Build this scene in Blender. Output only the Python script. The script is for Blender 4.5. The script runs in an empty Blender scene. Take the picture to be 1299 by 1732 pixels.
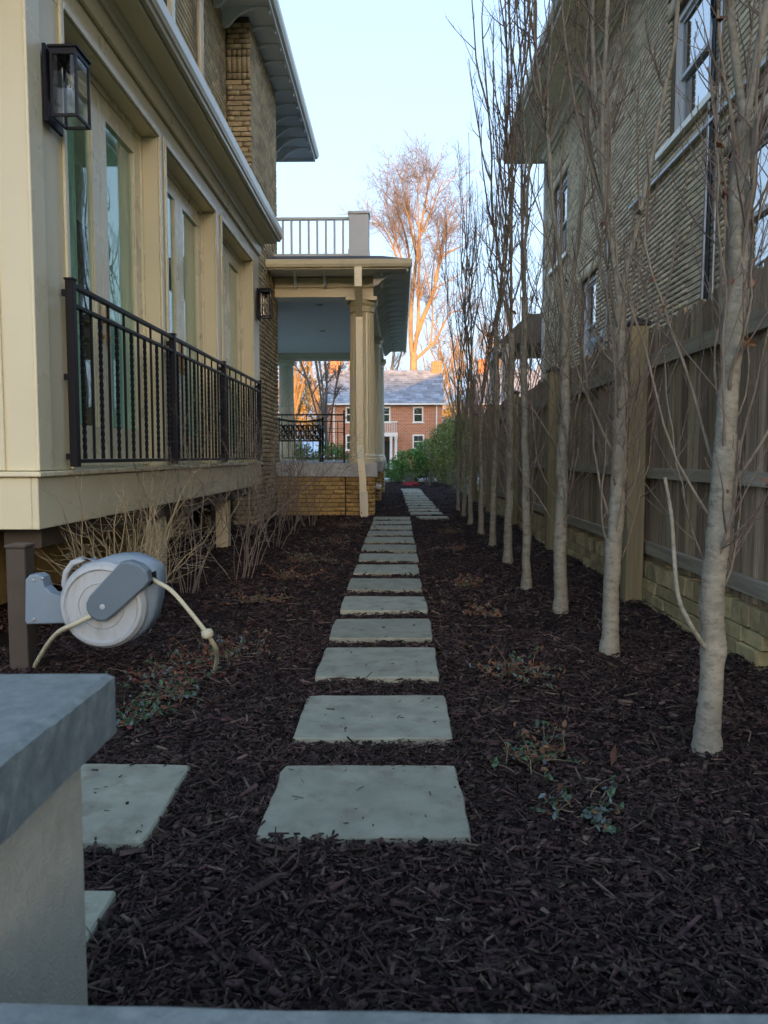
import bpy, math, random
import numpy as np
from mathutils import Vector, Matrix
R = math.radians
sc = bpy.context.scene
col = sc.collection

# ------------------------------------------------------------------ camera, sky, sun, exposure
cam_d = bpy.data.cameras.new('camera'); cam = bpy.data.objects.new('camera', cam_d); col.objects.link(cam); sc.camera = cam
cam_d.sensor_fit = 'VERTICAL'; cam_d.sensor_height = 36.0; cam_d.lens = 36.0 * 1300 / 1732
cam.location = (0, 0, 1.0); cam.rotation_euler = (R(90 - 4.136), 0, R(1.165))
cam_d.clip_start = 0.05; cam_d.clip_end = 2000
cam_d.dof.use_dof = True; cam_d.dof.focus_distance = 6.5; cam_d.dof.aperture_fstop = 9.0

SUN_EL, SUN_AZ = 4.0, 172.0           # a low evening sun behind the camera
w = bpy.data.worlds.new('World'); sc.world = w; w.use_nodes = True
nt = w.node_tree; nt.nodes.clear()
sky = nt.nodes.new('ShaderNodeTexSky'); sky.sky_type = 'NISHITA'; sky.sun_disc = False
sky.sun_elevation = R(SUN_EL); sky.sun_rotation = R(SUN_AZ); sky.altitude = 50
sky.air_density = 1.0; sky.dust_density = 5.0; sky.ozone_density = 1.0
veil = nt.nodes.new('ShaderNodeMixRGB'); veil.blend_type = 'ADD'; veil.inputs[0].default_value = 1.0     # even pale veil of thin high haze over the whole sky
veil.inputs[2].default_value = (1.12, 1.80, 2.95, 1)
bg = nt.nodes.new('ShaderNodeBackground'); bg.inputs['Strength'].default_value = 0.15
wo = nt.nodes.new('ShaderNodeOutputWorld')
hs = nt.nodes.new('ShaderNodeHueSaturation'); hs.inputs['Saturation'].default_value = 0.7
nt.links.new(sky.outputs[0], hs.inputs['Color']); nt.links.new(hs.outputs[0], veil.inputs[1]); nt.links.new(veil.outputs[0], bg.inputs[0]); nt.links.new(bg.outputs[0], wo.inputs[0])
sun_d = bpy.data.lights.new('sun', 'SUN'); sun_d.energy = 4.2; sun_d.angle = R(0.6); sun_d.color = (1.0, 0.45, 0.10)
sun = bpy.data.objects.new('sun', sun_d); col.objects.link(sun)
sv = Vector((math.sin(R(SUN_AZ)) * math.cos(R(SUN_EL)), math.cos(R(SUN_AZ)) * math.cos(R(SUN_EL)), math.sin(R(SUN_EL))))
sun.rotation_euler = sv.to_track_quat('Z', 'Y').to_euler(); sun.location = (0, -30, 30)
vs = sc.view_settings; vs.view_transform = 'Standard'; vs.look = 'None'; vs.gamma = 1.0; vs.exposure = 1.3; vs.use_curve_mapping = False
sc.cycles.use_denoising = True; sc.cycles.max_bounces = 8; sc.cycles.transparent_max_bounces = 12
sc.cycles.sample_clamp_indirect = 8.0; sc.cycles.caustics_reflective = False; sc.cycles.caustics_refractive = False

rng = np.random.default_rng(11)
random.seed(5)

# ------------------------------------------------------------------ materials
M = {}
def material(name, c1, c2=None, rough=0.7, scale=8.0, bump=0.0, bscale=60.0, island=0.0, spec=0.4, stretch=(1,1,1), metal=0.0, dirt=None, dscale=1.5, obj=False, bdist=.005):
    m = bpy.data.materials.new(name); m.use_nodes = True
    t = m.node_tree; N = t.nodes; L = t.links
    b = N['Principled BSDF']
    b.inputs['Roughness'].default_value = rough; b.inputs['Metallic'].default_value = metal
    b.inputs['Specular IOR Level'].default_value = spec
    tc = N.new('ShaderNodeTexCoord'); mp = N.new('ShaderNodeMapping'); mp.inputs['Scale'].default_value = stretch
    if obj:
        L.new(tc.outputs['Object'], mp.inputs[0])
    else:
        g = N.new('ShaderNodeNewGeometry'); L.new(g.outputs['Position'], mp.inputs[0])
    n = N.new('ShaderNodeTexNoise'); n.inputs['Scale'].default_value = scale; n.inputs['Detail'].default_value = 6; n.inputs['Roughness'].default_value = 0.62
    L.new(mp.outputs[0], n.inputs['Vector'])
    r = N.new('ShaderNodeValToRGB'); r.color_ramp.elements[0].position = 0.32; r.color_ramp.elements[1].position = 0.68
    c2 = c2 or tuple(x * 0.82 for x in c1)
    r.color_ramp.elements[0].color = (*c2, 1); r.color_ramp.elements[1].color = (*c1, 1)
    L.new(n.outputs['Fac'], r.inputs[0]); out = r.outputs[0]
    if island > 0:
        g2 = N.new('ShaderNodeNewGeometry'); oi = N.new('ShaderNodeObjectInfo')
        ad = N.new('ShaderNodeMath'); ad.operation = 'ADD'; L.new(g2.outputs['Random Per Island'], ad.inputs[0]); L.new(oi.outputs['Random'], ad.inputs[1])
        fr = N.new('ShaderNodeMath'); fr.operation = 'FRACT'; L.new(ad.outputs[0], fr.inputs[0])
        mr = N.new('ShaderNodeMapRange'); mr.inputs['To Min'].default_value = 1 - island; mr.inputs['To Max'].default_value = 1 + island
        L.new(fr.outputs[0], mr.inputs[0])
        fr2 = N.new('ShaderNodeMath'); fr2.operation = 'MULTIPLY'; fr2.inputs[1].default_value = 7.31; L.new(fr.outputs[0], fr2.inputs[0])
        fr3 = N.new('ShaderNodeMath'); fr3.operation = 'FRACT'; L.new(fr2.outputs[0], fr3.inputs[0])
        mr2 = N.new('ShaderNodeMapRange'); mr2.inputs['To Min'].default_value = 0.5 - island * 0.04; mr2.inputs['To Max'].default_value = 0.5 + island * 0.04
        L.new(fr3.outputs[0], mr2.inputs[0])
        hv = N.new('ShaderNodeHueSaturation'); L.new(out, hv.inputs['Color']); L.new(mr.outputs[0], hv.inputs['Value']); L.new(mr2.outputs[0], hv.inputs['Hue']); out = hv.outputs[0]
    if dirt:
        n2 = N.new('ShaderNodeTexNoise'); n2.inputs['Scale'].default_value = dscale; n2.inputs['Detail'].default_value = 8; n2.inputs['Roughness'].default_value = 0.7
        L.new(mp.outputs[0], n2.inputs['Vector'])
        rr = N.new('ShaderNodeValToRGB'); rr.color_ramp.elements[0].position = 0.5; rr.color_ramp.elements[1].position = 0.72
        L.new(n2.outputs['Fac'], rr.inputs[0])
        mx = N.new('ShaderNodeMixRGB'); mx.inputs['Color2'].default_value = (*dirt, 1); L.new(rr.outputs[0], mx.inputs[0]); L.new(out, mx.inputs[1]); out = mx.outputs[0]
    L.new(out, b.inputs['Base Color'])
    if bump > 0:
        n3 = N.new('ShaderNodeTexNoise'); n3.inputs['Scale'].default_value = bscale; n3.inputs['Detail'].default_value = 5; L.new(mp.outputs[0], n3.inputs['Vector'])
        bp = N.new('ShaderNodeBump'); bp.inputs['Strength'].default_value = bump; bp.inputs['Distance'].default_value = bdist
        L.new(n3.outputs['Fac'], bp.inputs['Height']); L.new(bp.outputs[0], b.inputs['Normal'])
    # slight roughness variation
    rr2 = N.new('ShaderNodeMapRange'); rr2.inputs['To Min'].default_value = max(0.02, rough - 0.08); rr2.inputs['To Max'].default_value = min(1, rough + 0.08)
    L.new(n.outputs['Fac'], rr2.inputs[0]); L.new(rr2.outputs[0], b.inputs['Roughness'])
    M[name] = m
    return m

def glass(name, f0, tint=(1,1,1), wavy=.25):
    m = bpy.data.materials.new(name); m.use_nodes = True
    t = m.node_tree; N = t.nodes; L = t.links; N.clear()
    o = N.new('ShaderNodeOutputMaterial'); mx = N.new('ShaderNodeMixShader'); lw = N.new('ShaderNodeLayerWeight'); lw.inputs[0].default_value = .5
    pw = N.new('ShaderNodeMath'); pw.operation = 'POWER'; pw.inputs[1].default_value = 5; L.new(lw.outputs['Facing'], pw.inputs[0])
    ma = N.new('ShaderNodeMath'); ma.operation = 'MULTIPLY_ADD'; ma.inputs[1].default_value = 1 - f0; ma.inputs[2].default_value = f0; L.new(pw.outputs[0], ma.inputs[0])
    tr = N.new('ShaderNodeBsdfTransparent'); tr.inputs[0].default_value = (*tint, 1)
    gl = N.new('ShaderNodeBsdfGlossy'); gl.inputs['Roughness'].default_value = 0.0
    g = N.new('ShaderNodeNewGeometry'); no = N.new('ShaderNodeTexNoise'); no.inputs['Scale'].default_value = 1.6; no.inputs['Detail'].default_value = 1
    L.new(g.outputs['Position'], no.inputs['Vector'])
    bp = N.new('ShaderNodeBump'); bp.inputs['Strength'].default_value = wavy; bp.inputs['Distance'].default_value = 0.01
    L.new(no.outputs[0], bp.inputs['Height']); L.new(bp.outputs[0], gl.inputs['Normal'])
    L.new(ma.outputs[0], mx.inputs[0]); L.new(tr.outputs[0], mx.inputs[1]); L.new(gl.outputs[0], mx.inputs[2]); L.new(mx.outputs[0], o.inputs[0])
    M[name] = m; return m

material('beige_paint', (.72,.665,.455), (.69,.635,.43), rough=.30, scale=3, bump=.03, bscale=120, spec=.5)
material('trim_paint', (.78,.72,.50), (.75,.69,.475), rough=.28, scale=4, spec=.5, bump=.02)
material('gutter_paint', (0.625,0.600,0.463), (0.587,0.562,0.438), rough=.3, scale=4, spec=.5)
material('soffit_paint', (.80,.83,.82), (.75,.78,.77), rough=.5, scale=4, bump=.03, bscale=90)
material('porch_ceiling', (.82,.82,.79), (.78,.78,.75), rough=.5, scale=3)
material('grey_paint', (.60,.64,.65), (.56,.60,.61), rough=.45, scale=4)
material('tan_brick', (.53,.42,.235), (.40,.31,.165), rough=.85, scale=25, bump=.22, bscale=180, island=.24, dirt=(.26,.20,.12), dscale=2.2)
material('gold_brick', (0.546,0.377,0.150), (0.403,0.267,0.098), rough=.85, scale=25, bump=.22, bscale=180, island=.22, dirt=(0.247,0.169,0.078), dscale=2.0)
material('buff_brick', (.66,.545,.35), (.53,.435,.275), rough=.85, scale=25, bump=.22, bscale=180, island=.27, dirt=(.37,.30,.195), dscale=1.6)
material('mortar', (.11,.092,.06), (.07,.058,.038), rough=.95, scale=40, bump=.5, bscale=200)
material('dark_mortar', (.20,.175,.125), (.14,.12,.085), rough=.95, scale=40, bump=.5, bscale=200)
material('concrete', (0.525,0.550,0.550), (0.425,0.450,0.456), rough=.8, scale=6, bump=.2, bscale=140, dirt=(0.338,0.362,0.362), dscale=2)
material('bluestone', (.345,.345,.26), (.25,.255,.195), rough=.75, scale=8, bump=1.0, bscale=7, bdist=.014, island=.13, dirt=(.19,.17,.125), dscale=9, spec=.2)
material('cap_stone', (.22,.255,.24), (.145,.17,.165), rough=.7, scale=55, bump=.25, bscale=240, dirt=(.115,.13,.125), dscale=9)
material('stucco', (.49,.47,.37), (.43,.41,.32), rough=.9, scale=30, bump=.8, bscale=220, dirt=(.34,.32,.24), dscale=6)
material('black_metal', (.010,.011,.016), (.014,.015,.020), rough=.45, scale=20, spec=.2)
material('brass', (.55,.36,.10), (.45,.28,.07), rough=.3, scale=20, metal=1.0)
material('fence_wood', (.46,.35,.215), (.17,.12,.07), rough=.85, scale=5, bump=.6, bscale=30, stretch=(9,9,.4), island=.34, dirt=(.11,.075,.045), dscale=1.6)
material('rail_wood', (.40,.345,.245), (.24,.205,.14), rough=.85, scale=3.2, bump=.5, bscale=30, stretch=(9,.55,9), island=.12, dirt=(.16,.13,.09), dscale=1.2)
material('post_wood', (.34,.285,.16), (.21,.18,.095), rough=.8, scale=3.2, bump=.4, bscale=30, stretch=(9,9,.4), island=.1, dirt=(.17,.165,.075), dscale=1.2)
material('wall_brick', (.50,.40,.20), (.33,.26,.125), rough=.9, scale=18, bump=.8, bscale=90, island=.28, dirt=(.17,.14,.07), dscale=5)
material('bark', (.325,.305,.235), (.215,.20,.15), rough=.85, scale=9, bump=.7, bscale=34, stretch=(1.6,1.6,3), dirt=(.12,.105,.078), dscale=14)
material('branch_bark', (.25,.215,.16), (.145,.12,.09), rough=.85, scale=14, bump=.5, bscale=60)
material('twig_bark', (.19,.15,.12), (.125,.095,.08), rough=.85, scale=12)
material('shrub_bark', (.23,.20,.165), (.14,.12,.10), rough=.85, scale=14)
material('straw_bark', (.43,.355,.22), (.27,.22,.13), rough=.8, scale=12)
material('dry_stem', (.25,.19,.115), (.12,.085,.055), rough=.85, scale=12)
material('dead_leaf', (.19,.095,.05), (.09,.045,.026), rough=.7, scale=30, island=.4)
material('green_leaf', (0.060,0.120,0.054), (0.036,0.072,0.036), rough=.5, scale=30, island=.4)
material('bluish_leaf', (.15,.19,.18), (.075,.10,.095), rough=.6, scale=30, island=.4)
material('red_leaf', (.16,.035,.03), (.09,.02,.02), rough=.6, scale=30, island=.4)
material('hedge_leaf', (.155,.32,.06), (.085,.18,.035), rough=.55, scale=3, island=.4)
material('hedge_leaf_yellow', (.27,.31,.07), (.14,.18,.04), rough=.55, scale=3, island=.4)
material('golden_leaf', (.50,.38,.12), (.34,.25,.08), rough=.6, scale=1, island=.35)
material('flower_red', (.5,.04,.05), (.35,.02,.03), rough=.6, scale=10, island=.3)
material('mulch', (.026,.016,.014), (.010,.0065,.006), rough=.95, scale=60, bump=.9, bscale=120, spec=.1)
material('mulch_chip', (.074,.046,.038), (.021,.0132,.0115), rough=.75, scale=60, bump=.4, bscale=300, island=.9, spec=.2, dirt=(.023,.0148,.0125), dscale=1.2)
material('mulch_pale', (.15,.105,.08), (.07,.047,.036), rough=.8, scale=60, bump=.4, bscale=300, island=.6, spec=.2)
material('reel_light', (.45,.485,.49), (.41,.445,.45), rough=.45, scale=5, spec=.4, dirt=(.31,.325,.295), dscale=14, stretch=(1,1,.35))
material('reel_blue', (.225,.295,.35), (.205,.27,.325), rough=.4, scale=5, spec=.45)
material('reel_arm', (.135,.185,.215), (.125,.17,.20), rough=.4, scale=5, spec=.45)
material('hose', (.56,.53,.36), (.50,.47,.31), rough=.5, scale=20)
material('post_brown', (.085,.068,.052), (.07,.056,.043), rough=.6, scale=8, bump=.1)
material('lawn', (.06,.08,.028), (.04,.05,.02), rough=.9, scale=2, bump=.4, bscale=40)
material('asphalt', (.055,.055,.056), (.045,.045,.047), rough=.9, scale=5, bump=.3, bscale=100)
material('red_brick', (.36,.125,.062), (.28,.092,.045), rough=.85, scale=40, bump=.2, bscale=80)
material('slate', (.30,.345,.41), (.20,.235,.285), rough=.5, scale=2, bump=.2, bscale=20, island=.3)
material('white_paint', (.78,.78,.75), (.72,.72,.70), rough=.5, scale=4)
material('dark_room', (.035,.037,.038), (.03,.031,.032), rough=.9)
material('curtain', (0.520,0.676,0.546), (0.468,0.611,0.494), rough=.9, scale=3)
material('plaster', (0.676,0.702,0.624), (0.624,0.650,0.585), rough=.9, scale=2)
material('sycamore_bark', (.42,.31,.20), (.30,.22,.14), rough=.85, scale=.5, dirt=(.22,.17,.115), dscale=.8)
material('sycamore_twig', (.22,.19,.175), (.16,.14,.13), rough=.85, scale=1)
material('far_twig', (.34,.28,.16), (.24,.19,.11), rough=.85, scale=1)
material('shingle', (.23,.215,.185), (.16,.15,.13), rough=.9, scale=8)
material('roofing', (.10,.10,.105), (.07,.07,.075), rough=.9, scale=12)
material('conduit', (.36,.38,.40), (.32,.34,.36), rough=.4, metal=.6, scale=8)
material('bulb', (.75,.65,.5), rough=.15)
def sheer():
    m = M['curtain']; t = m.node_tree; N = t.nodes; L = t.links; b = N['Principled BSDF']; o = [n for n in N if n.type == 'OUTPUT_MATERIAL'][0]
    tl = N.new('ShaderNodeBsdfTranslucent'); tl.inputs[0].default_value = (.55,.70,.58,1); mx = N.new('ShaderNodeMixShader'); mx.inputs[0].default_value = .55
    L.new(b.outputs[0], mx.inputs[1]); L.new(tl.outputs[0], mx.inputs[2]); L.new(mx.outputs[0], o.inputs[0])
sheer()
glass('door_glass', .07, (.88,.99,.93)); glass('window_glass', .45, (.8,.85,.85)); glass('lamp_glass', .03)

# brick courses on the far red house are too small to pick apart: brick texture for colour and relief
def far_brick():
    m = M['red_brick']; t = m.node_tree; N = t.nodes; L = t.links; b = N['Principled BSDF']
    br = N.new('ShaderNodeTexBrick'); br.inputs['Scale'].default_value = 1.0; br.inputs['Brick Width'].default_value = .32; br.inputs['Row Height'].default_value = .11; br.inputs['Mortar Size'].default_value = .016
    br.inputs['Color1'].default_value = (.50,.185,.09,1); br.inputs['Color2'].default_value = (.37,.12,.058,1); br.inputs['Mortar'].default_value = (.50,.38,.28,1)
    g = N.new('ShaderNodeNewGeometry'); s = N.new('ShaderNodeSeparateXYZ'); c = N.new('ShaderNodeCombineXYZ'); a = N.new('ShaderNodeMath'); a.operation = 'ADD'
    L.new(g.outputs['Position'], s.inputs[0]); L.new(s.outputs[0], a.inputs[0]); L.new(s.outputs[1], a.inputs[1]); L.new(a.outputs[0], c.inputs[0]); L.new(s.outputs[2], c.inputs[1])
    L.new(c.outputs[0], br.inputs['Vector']); L.new(br.outputs['Color'], b.inputs['Base Color'])
far_brick()

# ------------------------------------------------------------------ mesh helpers
class MB:
    def __init__(s): s.v = []; s.f = []
    def add(s, vs, fs):
        o = len(s.v); s.v.extend([tuple(map(float, q)) for q in vs]); s.f.extend([tuple(i + o for i in f) for f in fs]); return s
    def box(s, x0, x1, y0, y1, z0, z1, bev=0.0):
        if x0 > x1: x0, x1 = x1, x0
        if y0 > y1: y0, y1 = y1, y0
        if z0 > z1: z0, z1 = z1, z0
        if bev <= 0:
            return s.add([(x0,y0,z0),(x1,y0,z0),(x1,y1,z0),(x0,y1,z0),(x0,y0,z1),(x1,y0,z1),(x1,y1,z1),(x0,y1,z1)],
                         [(0,3,2,1),(4,5,6,7),(0,1,5,4),(1,2,6,5),(2,3,7,6),(3,0,4,7)])
        b = min(bev, (x1-x0)*.45, (y1-y0)*.45, (z1-z0)*.45)
        vs = []; ix = {}
        X = (x0, x1); Y = (y0, y1); Z = (z0, z1); S = (1, -1)
        for i in (0,1):
            for j in (0,1):
                for k in (0,1):
                    for a in range(3):
                        p = [X[i]+S[i]*b, Y[j]+S[j]*b, Z[k]+S[k]*b]
                        p[a] = (X[i], Y[j], Z[k])[a]
                        ix[(i,j,k,a)] = len(vs); vs.append(p)
        fs = []
        for a in range(3):
            for e in (0,1):
                o = [q for q in range(3) if q != a]
                ring = []
                for (m, n) in ((0,0),(1,0),(1,1),(0,1)):
                    t = [0,0,0]; t[a] = e; t[o[0]] = m; t[o[1]] = n
                    ring.append(ix[(*t, a)])
                fs.append(tuple(ring))
        for a in range(3):
            o = [q for q in range(3) if q != a]
            for m in (0,1):
                for n in (0,1):
                    t0 = [0,0,0]; t1 = [0,0,0]; t0[o[0]] = t1[o[0]] = m; t0[o[1]] = t1[o[1]] = n; t1[a] = 1
                    fs.append((ix[(*t0,o[0])], ix[(*t1,o[0])], ix[(*t1,o[1])], ix[(*t0,o[1])]))
        for i in (0,1):
            for j in (0,1):
                for k in (0,1): fs.append((ix[(i,j,k,0)], ix[(i,j,k,1)], ix[(i,j,k,2)]))
        return s.add(vs, fs)
    def hexa(s, p):     # 8 corners bottom ring, top ring
        return s.add(p, [(0,3,2,1),(4,5,6,7),(0,1,5,4),(1,2,6,5),(2,3,7,6),(3,0,4,7)])
    def prism(s, prof, axis, a0, a1):    # extrude a closed 2D profile along an axis
        n = len(prof)
        def P(q, a):
            return {'x': (a, q[0], q[1]), 'y': (q[0], a, q[1]), 'z': (q[0], q[1], a)}[axis]
        vs = [P(q, a0) for q in prof] + [P(q, a1) for q in prof]
        fs = [tuple(range(n)), tuple(range(2*n-1, n-1, -1))] + [(i, i+n, (i+1) % n + n, (i+1) % n) for i in range(n)]
        return s.add(vs, fs)
    def tube(s, pts, rad, k=8, cap=True):
        v, f = tubes([(np.array(pts, float), np.array(rad if hasattr(rad, '__len__') else [rad]*len(pts), float), k)], cap)
        return s.add(v, f)
    def lathe(s, prof, c, k=24, axis='z', flute=None):   # prof: (radius, height)
        vs = []; n = len(prof)
        for i, (r, h) in enumerate(prof):
            for j in range(k):
                a = 2*math.pi*j/k; rr = r
                if flute and flute[0] <= i <= flute[1] and j % 2: rr = r * .945
                x, y = rr*math.cos(a), rr*math.sin(a)
                vs.append({'z': (c[0]+x, c[1]+y, c[2]+h), 'y': (c[0]+x, c[1]+h, c[2]+y), 'x': (c[0]+h, c[1]+x, c[2]+y)}[axis])
        fs = [(i*k+j, i*k+(j+1) % k, (i+1)*k+(j+1) % k, (i+1)*k+j) for i in range(n-1) for j in range(k)]
        fs += [tuple(range(k-1, -1, -1)), tuple(range((n-1)*k, n*k))]
        return s.add(vs, fs)

def tubes(lines, cap=False):
    V = []; F = []; o = 0
    for pts, rad, k in lines:
        n = len(pts)
        t = np.gradient(pts, axis=0); t /= np.maximum(np.linalg.norm(t, axis=1, keepdims=True), 1e-9)
        ref = np.array([0,0,1.]) if abs(t[0,2]) < .9 else np.array([1.,0,0])
        u = np.cross(t, ref); u /= np.maximum(np.linalg.norm(u, axis=1, keepdims=True), 1e-9)
        q = np.cross(t, u)
        a = np.arange(k)*2*math.pi/k
        ring = pts[:,None,:] + rad[:,None,None]*(np.cos(a)[None,:,None]*u[:,None,:] + np.sin(a)[None,:,None]*q[:,None,:])
        V.append(ring.reshape(-1,3))
        i = np.arange(n-1)[:,None]*k; j = np.arange(k)[None,:]; jn = (j+1) % k
        F.append((np.stack([i+j, i+jn, i+k+jn, i+k+j], -1).reshape(-1,4) + o))
        if cap:
            F.append([tuple(range(o+k-1, o-1, -1)), tuple(range(o+(n-1)*k, o+n*k))])
        o += n*k
    vs = np.concatenate(V); fs = []
    for x in F: fs.extend([tuple(int(z) for z in q) for q in x])
    return vs, fs

def fast_mesh(name, v, quads):      # numpy quads only
    me = bpy.data.meshes.new(name)
    v = np.asarray(v, np.float32); q = np.asarray(quads, np.int32)
    me.vertices.add(len(v)); me.vertices.foreach_set('co', v.ravel())
    me.loops.add(q.size); me.loops.foreach_set('vertex_index', q.ravel())
    me.polygons.add(len(q)); me.polygons.foreach_set('loop_start', np.arange(0, q.size, 4, dtype=np.int32)); me.polygons.foreach_set('loop_total', np.full(len(q), 4, np.int32))
    me.update(calc_edges=True); me.validate(); return me

def tubes_fast(lines):
    V = []; F = []; o = 0
    for pts, rad, k in lines:
        n = len(pts)
        t = np.gradient(pts, axis=0); t /= np.maximum(np.linalg.norm(t, axis=1, keepdims=True), 1e-9)
        ref = np.array([0,0,1.]) if abs(t[0,2]) < .9 else np.array([1.,0,0])
        u = np.cross(t, ref); u /= np.maximum(np.linalg.norm(u, axis=1, keepdims=True), 1e-9)
        q = np.cross(t, u); a = np.arange(k)*2*math.pi/k
        V.append((pts[:,None,:] + rad[:,None,None]*(np.cos(a)[None,:,None]*u[:,None,:] + np.sin(a)[None,:,None]*q[:,None,:])).reshape(-1,3))
        i = np.arange(n-1)[:,None]*k; j = np.arange(k)[None,:]; jn = (j+1) % k
        F.append(np.stack([i+j, i+jn, i+k+jn, i+k+j], -1).reshape(-1,4) + o); o += n*k
    return np.concatenate(V), np.concatenate(F)

WO = {}     # world offset of each object
def woff(p): return WO.get(p.name, (0,0,0)) if p else (0,0,0)
def put(name, me, mat, parent=None, smooth=False, loc=None, rot=0.0):
    if mat and len(me.materials) == 0: me.materials.append(M[mat])
    o = bpy.data.objects.new(name, me); col.objects.link(o)
    if smooth and len(me.polygons): me.polygons.foreach_set('use_smooth', [True]*len(me.polygons))
    if parent: o.parent = parent
    po = woff(parent)
    if loc is not None:
        o.location = (loc[0]-po[0], loc[1]-po[1], loc[2]-po[2]); o.rotation_euler.z = rot
        WO[o.name] = tuple(loc)
    else:
        WO[o.name] = po
    return o
def build(name, mb, mat, parent=None, smooth=False):
    po = np.array(woff(parent)); me = bpy.data.meshes.new(name)
    v = np.array(mb.v, float) - po
    me.from_pydata([tuple(q) for q in v], [], mb.f); me.update()
    return put(name, me, mat, parent, smooth)
def build_fast(name, v, q, mat, parent=None, smooth=True):
    return put(name, fast_mesh(name, np.asarray(v) - np.array(woff(parent)), q), mat, parent, smooth)
def tag(o, label, cat, group=None):
    o['label'] = label; o['category'] = cat
    if group: o['group'] = group
    return o
def thing(name, label, cat, loc=(0,0,0), group=None):
    o = bpy.data.objects.new(name, None); col.objects.link(o); o.location = loc; o.empty_display_size = .1
    WO[o.name] = tuple(loc); return tag(o, label, cat, group)
def struct(o): o['kind'] = 'structure'; return o
def stuff(o): o['kind'] = 'stuff'; return o

# brickwork ---------------------------------------------------------------
def brickwork(parent, P0, u, n, U, Z, openings, mat, course=.0705, L=.215, joint=.012, vjoint=.006, depth=.02, single=None, limit=300, soldiers=()):
    """bricks proud of a mortar core; the 'single' ones (largest in view) are parts, the rest one joined part"""
    u = np.array(u, float); n = np.array(n, float); P0 = np.array(P0, float)
    rot = math.atan2(u[1], u[0])
    items = []
    def cut(a0, a1, z0, z1):
        segs = [(a0, a1)]
        for (o0, o1, q0, q1) in openings:
            if z1 > q0 + .005 and z0 < q1 - .005:
                ns = []
                for (s0, s1) in segs:
                    if s1 <= o0 or s0 >= o1: ns.append((s0, s1)); continue
                    if s0 < o0: ns.append((s0, o0))
                    if s1 > o1: ns.append((o1, s1))
                segs = ns
        return segs
    k = 0; z = Z[0]
    while z + course <= Z[1] + .001:
        a = U[0] - (L/2 if k % 2 else 0) - (.0 if k % 4 < 2 else .03)
        while a < U[1]:
            for (s0, s1) in cut(max(a, U[0]), min(a + L, U[1]), z, z + course):
                if s1 - s0 > .035: items.append((s0, s1, z, z + course))
            a += L
        z += course; k += 1
    for (o0, o1, q0, q1) in soldiers:
        a = o0
        while a < o1 - .03:
            items.append((a, min(a + course, o1), q0, q1)); a += course
    chosen = []
    if single:
        full = [(single(P0 + u*(s0+s1)/2 + np.array([0,0,(z0+z1)/2])), i) for i, (s0,s1,z0,z1) in enumerate(items) if abs((s1-s0) - L) < .004]
        full = sorted([f for f in full if f[0] is not None]); chosen = [i for _, i in full[:limit]]
    chs = set(chosen)
    h = joint/2; hv = vjoint/2
    sgn = 1 if np.dot(np.array([-math.sin(rot), math.cos(rot), 0]), n) > 0 else -1
    me = bpy.data.meshes.new('brick'); mb = MB()
    mb.box(-(L/2-hv), L/2-hv, -depth if sgn > 0 else 0, 0 if sgn > 0 else depth, -(course/2-h), course/2-h, .0015)
    me.from_pydata(mb.v, [], mb.f); me.update(); me.materials.append(M[mat])
    for i in chosen:
        s0, s1, z0, z1 = items[i]
        c = P0 + u*(s0+s1)/2 + n*rng.uniform(-.001,.0015); c[2] = (z0+z1)/2 + P0[2]*0
        put('brick', me, None, parent, loc=tuple(c), rot=rot + rng.uniform(-.003,.003))
    # joined rest
    V = []; F = []; o = 0
    base = np.array([(0,0,0),(1,0,0),(1,1,0),(0,1,0),(0,0,1),(1,0,1),(1,1,1),(0,1,1)], float)
    fq = np.array([(0,3,2,1),(4,5,6,7),(0,1,5,4),(1,2,6,5),(2,3,7,6),(3,0,4,7)])
    rest = [it for i, it in enumerate(items) if i not in chs]
    if rest:
        A = np.array(rest); j = np.repeat(rng.uniform(-.001,.0015,(len(A),1)), 8, 1)
        s = A[:,0,None]+hv + base[None,:,0]*(A[:,1]-A[:,0]-2*hv)[:,None] + rng.uniform(-.001,.001,(len(A),8))
        zz = A[:,2,None]+h + base[None,:,2]*(A[:,3]-A[:,2]-2*h)[:,None] + rng.uniform(-.0008,.0008,(len(A),8))
        d = -depth + base[None,:,1]*depth + base[None,:,1]*j
        W = P0[None,None,:2] + s[...,None]*u[None,None,:2] + d[...,None]*n[None,None,:2]
        V = np.concatenate([W, zz[...,None]], -1).reshape(-1,3)
        F = (fq[None] + (np.arange(len(A))*8)[:,None,None]).reshape(-1,4)
        ob = build_fast('bricks', V, F, mat, parent, smooth=False); stuff(ob)
    return len(items)

def core_with_openings(mb, axis, plane, thick, U, Z, openings):
    """slabs around rectangular openings; axis 'x': wall lies in plane x=plane and runs along y"""
    us = sorted({U[0], U[1], *[min(max(o[0],U[0]),U[1]) for o in openings], *[min(max(o[1],U[0]),U[1]) for o in openings]})
    for a, b in zip(us, us[1:]):
        if b - a < 1e-4: continue
        blk = sorted([(o[2], o[3]) for o in openings if o[0] < (a+b)/2 < o[1]])
        z = Z[0]
        for q0, q1 in blk:
            if q0 > z: mb_box(mb, axis, plane, thick, a, b, z, q0)
            z = max(z, q1)
        if z < Z[1]: mb_box(mb, axis, plane, thick, a, b, z, Z[1])
def mb_box(mb, axis, plane, thick, a, b, z0, z1):
    if axis == 'x': mb.box(plane, plane + thick, a, b, z0, z1)
    else: mb.box(a, b, plane, plane + thick, z0, z1)

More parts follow.
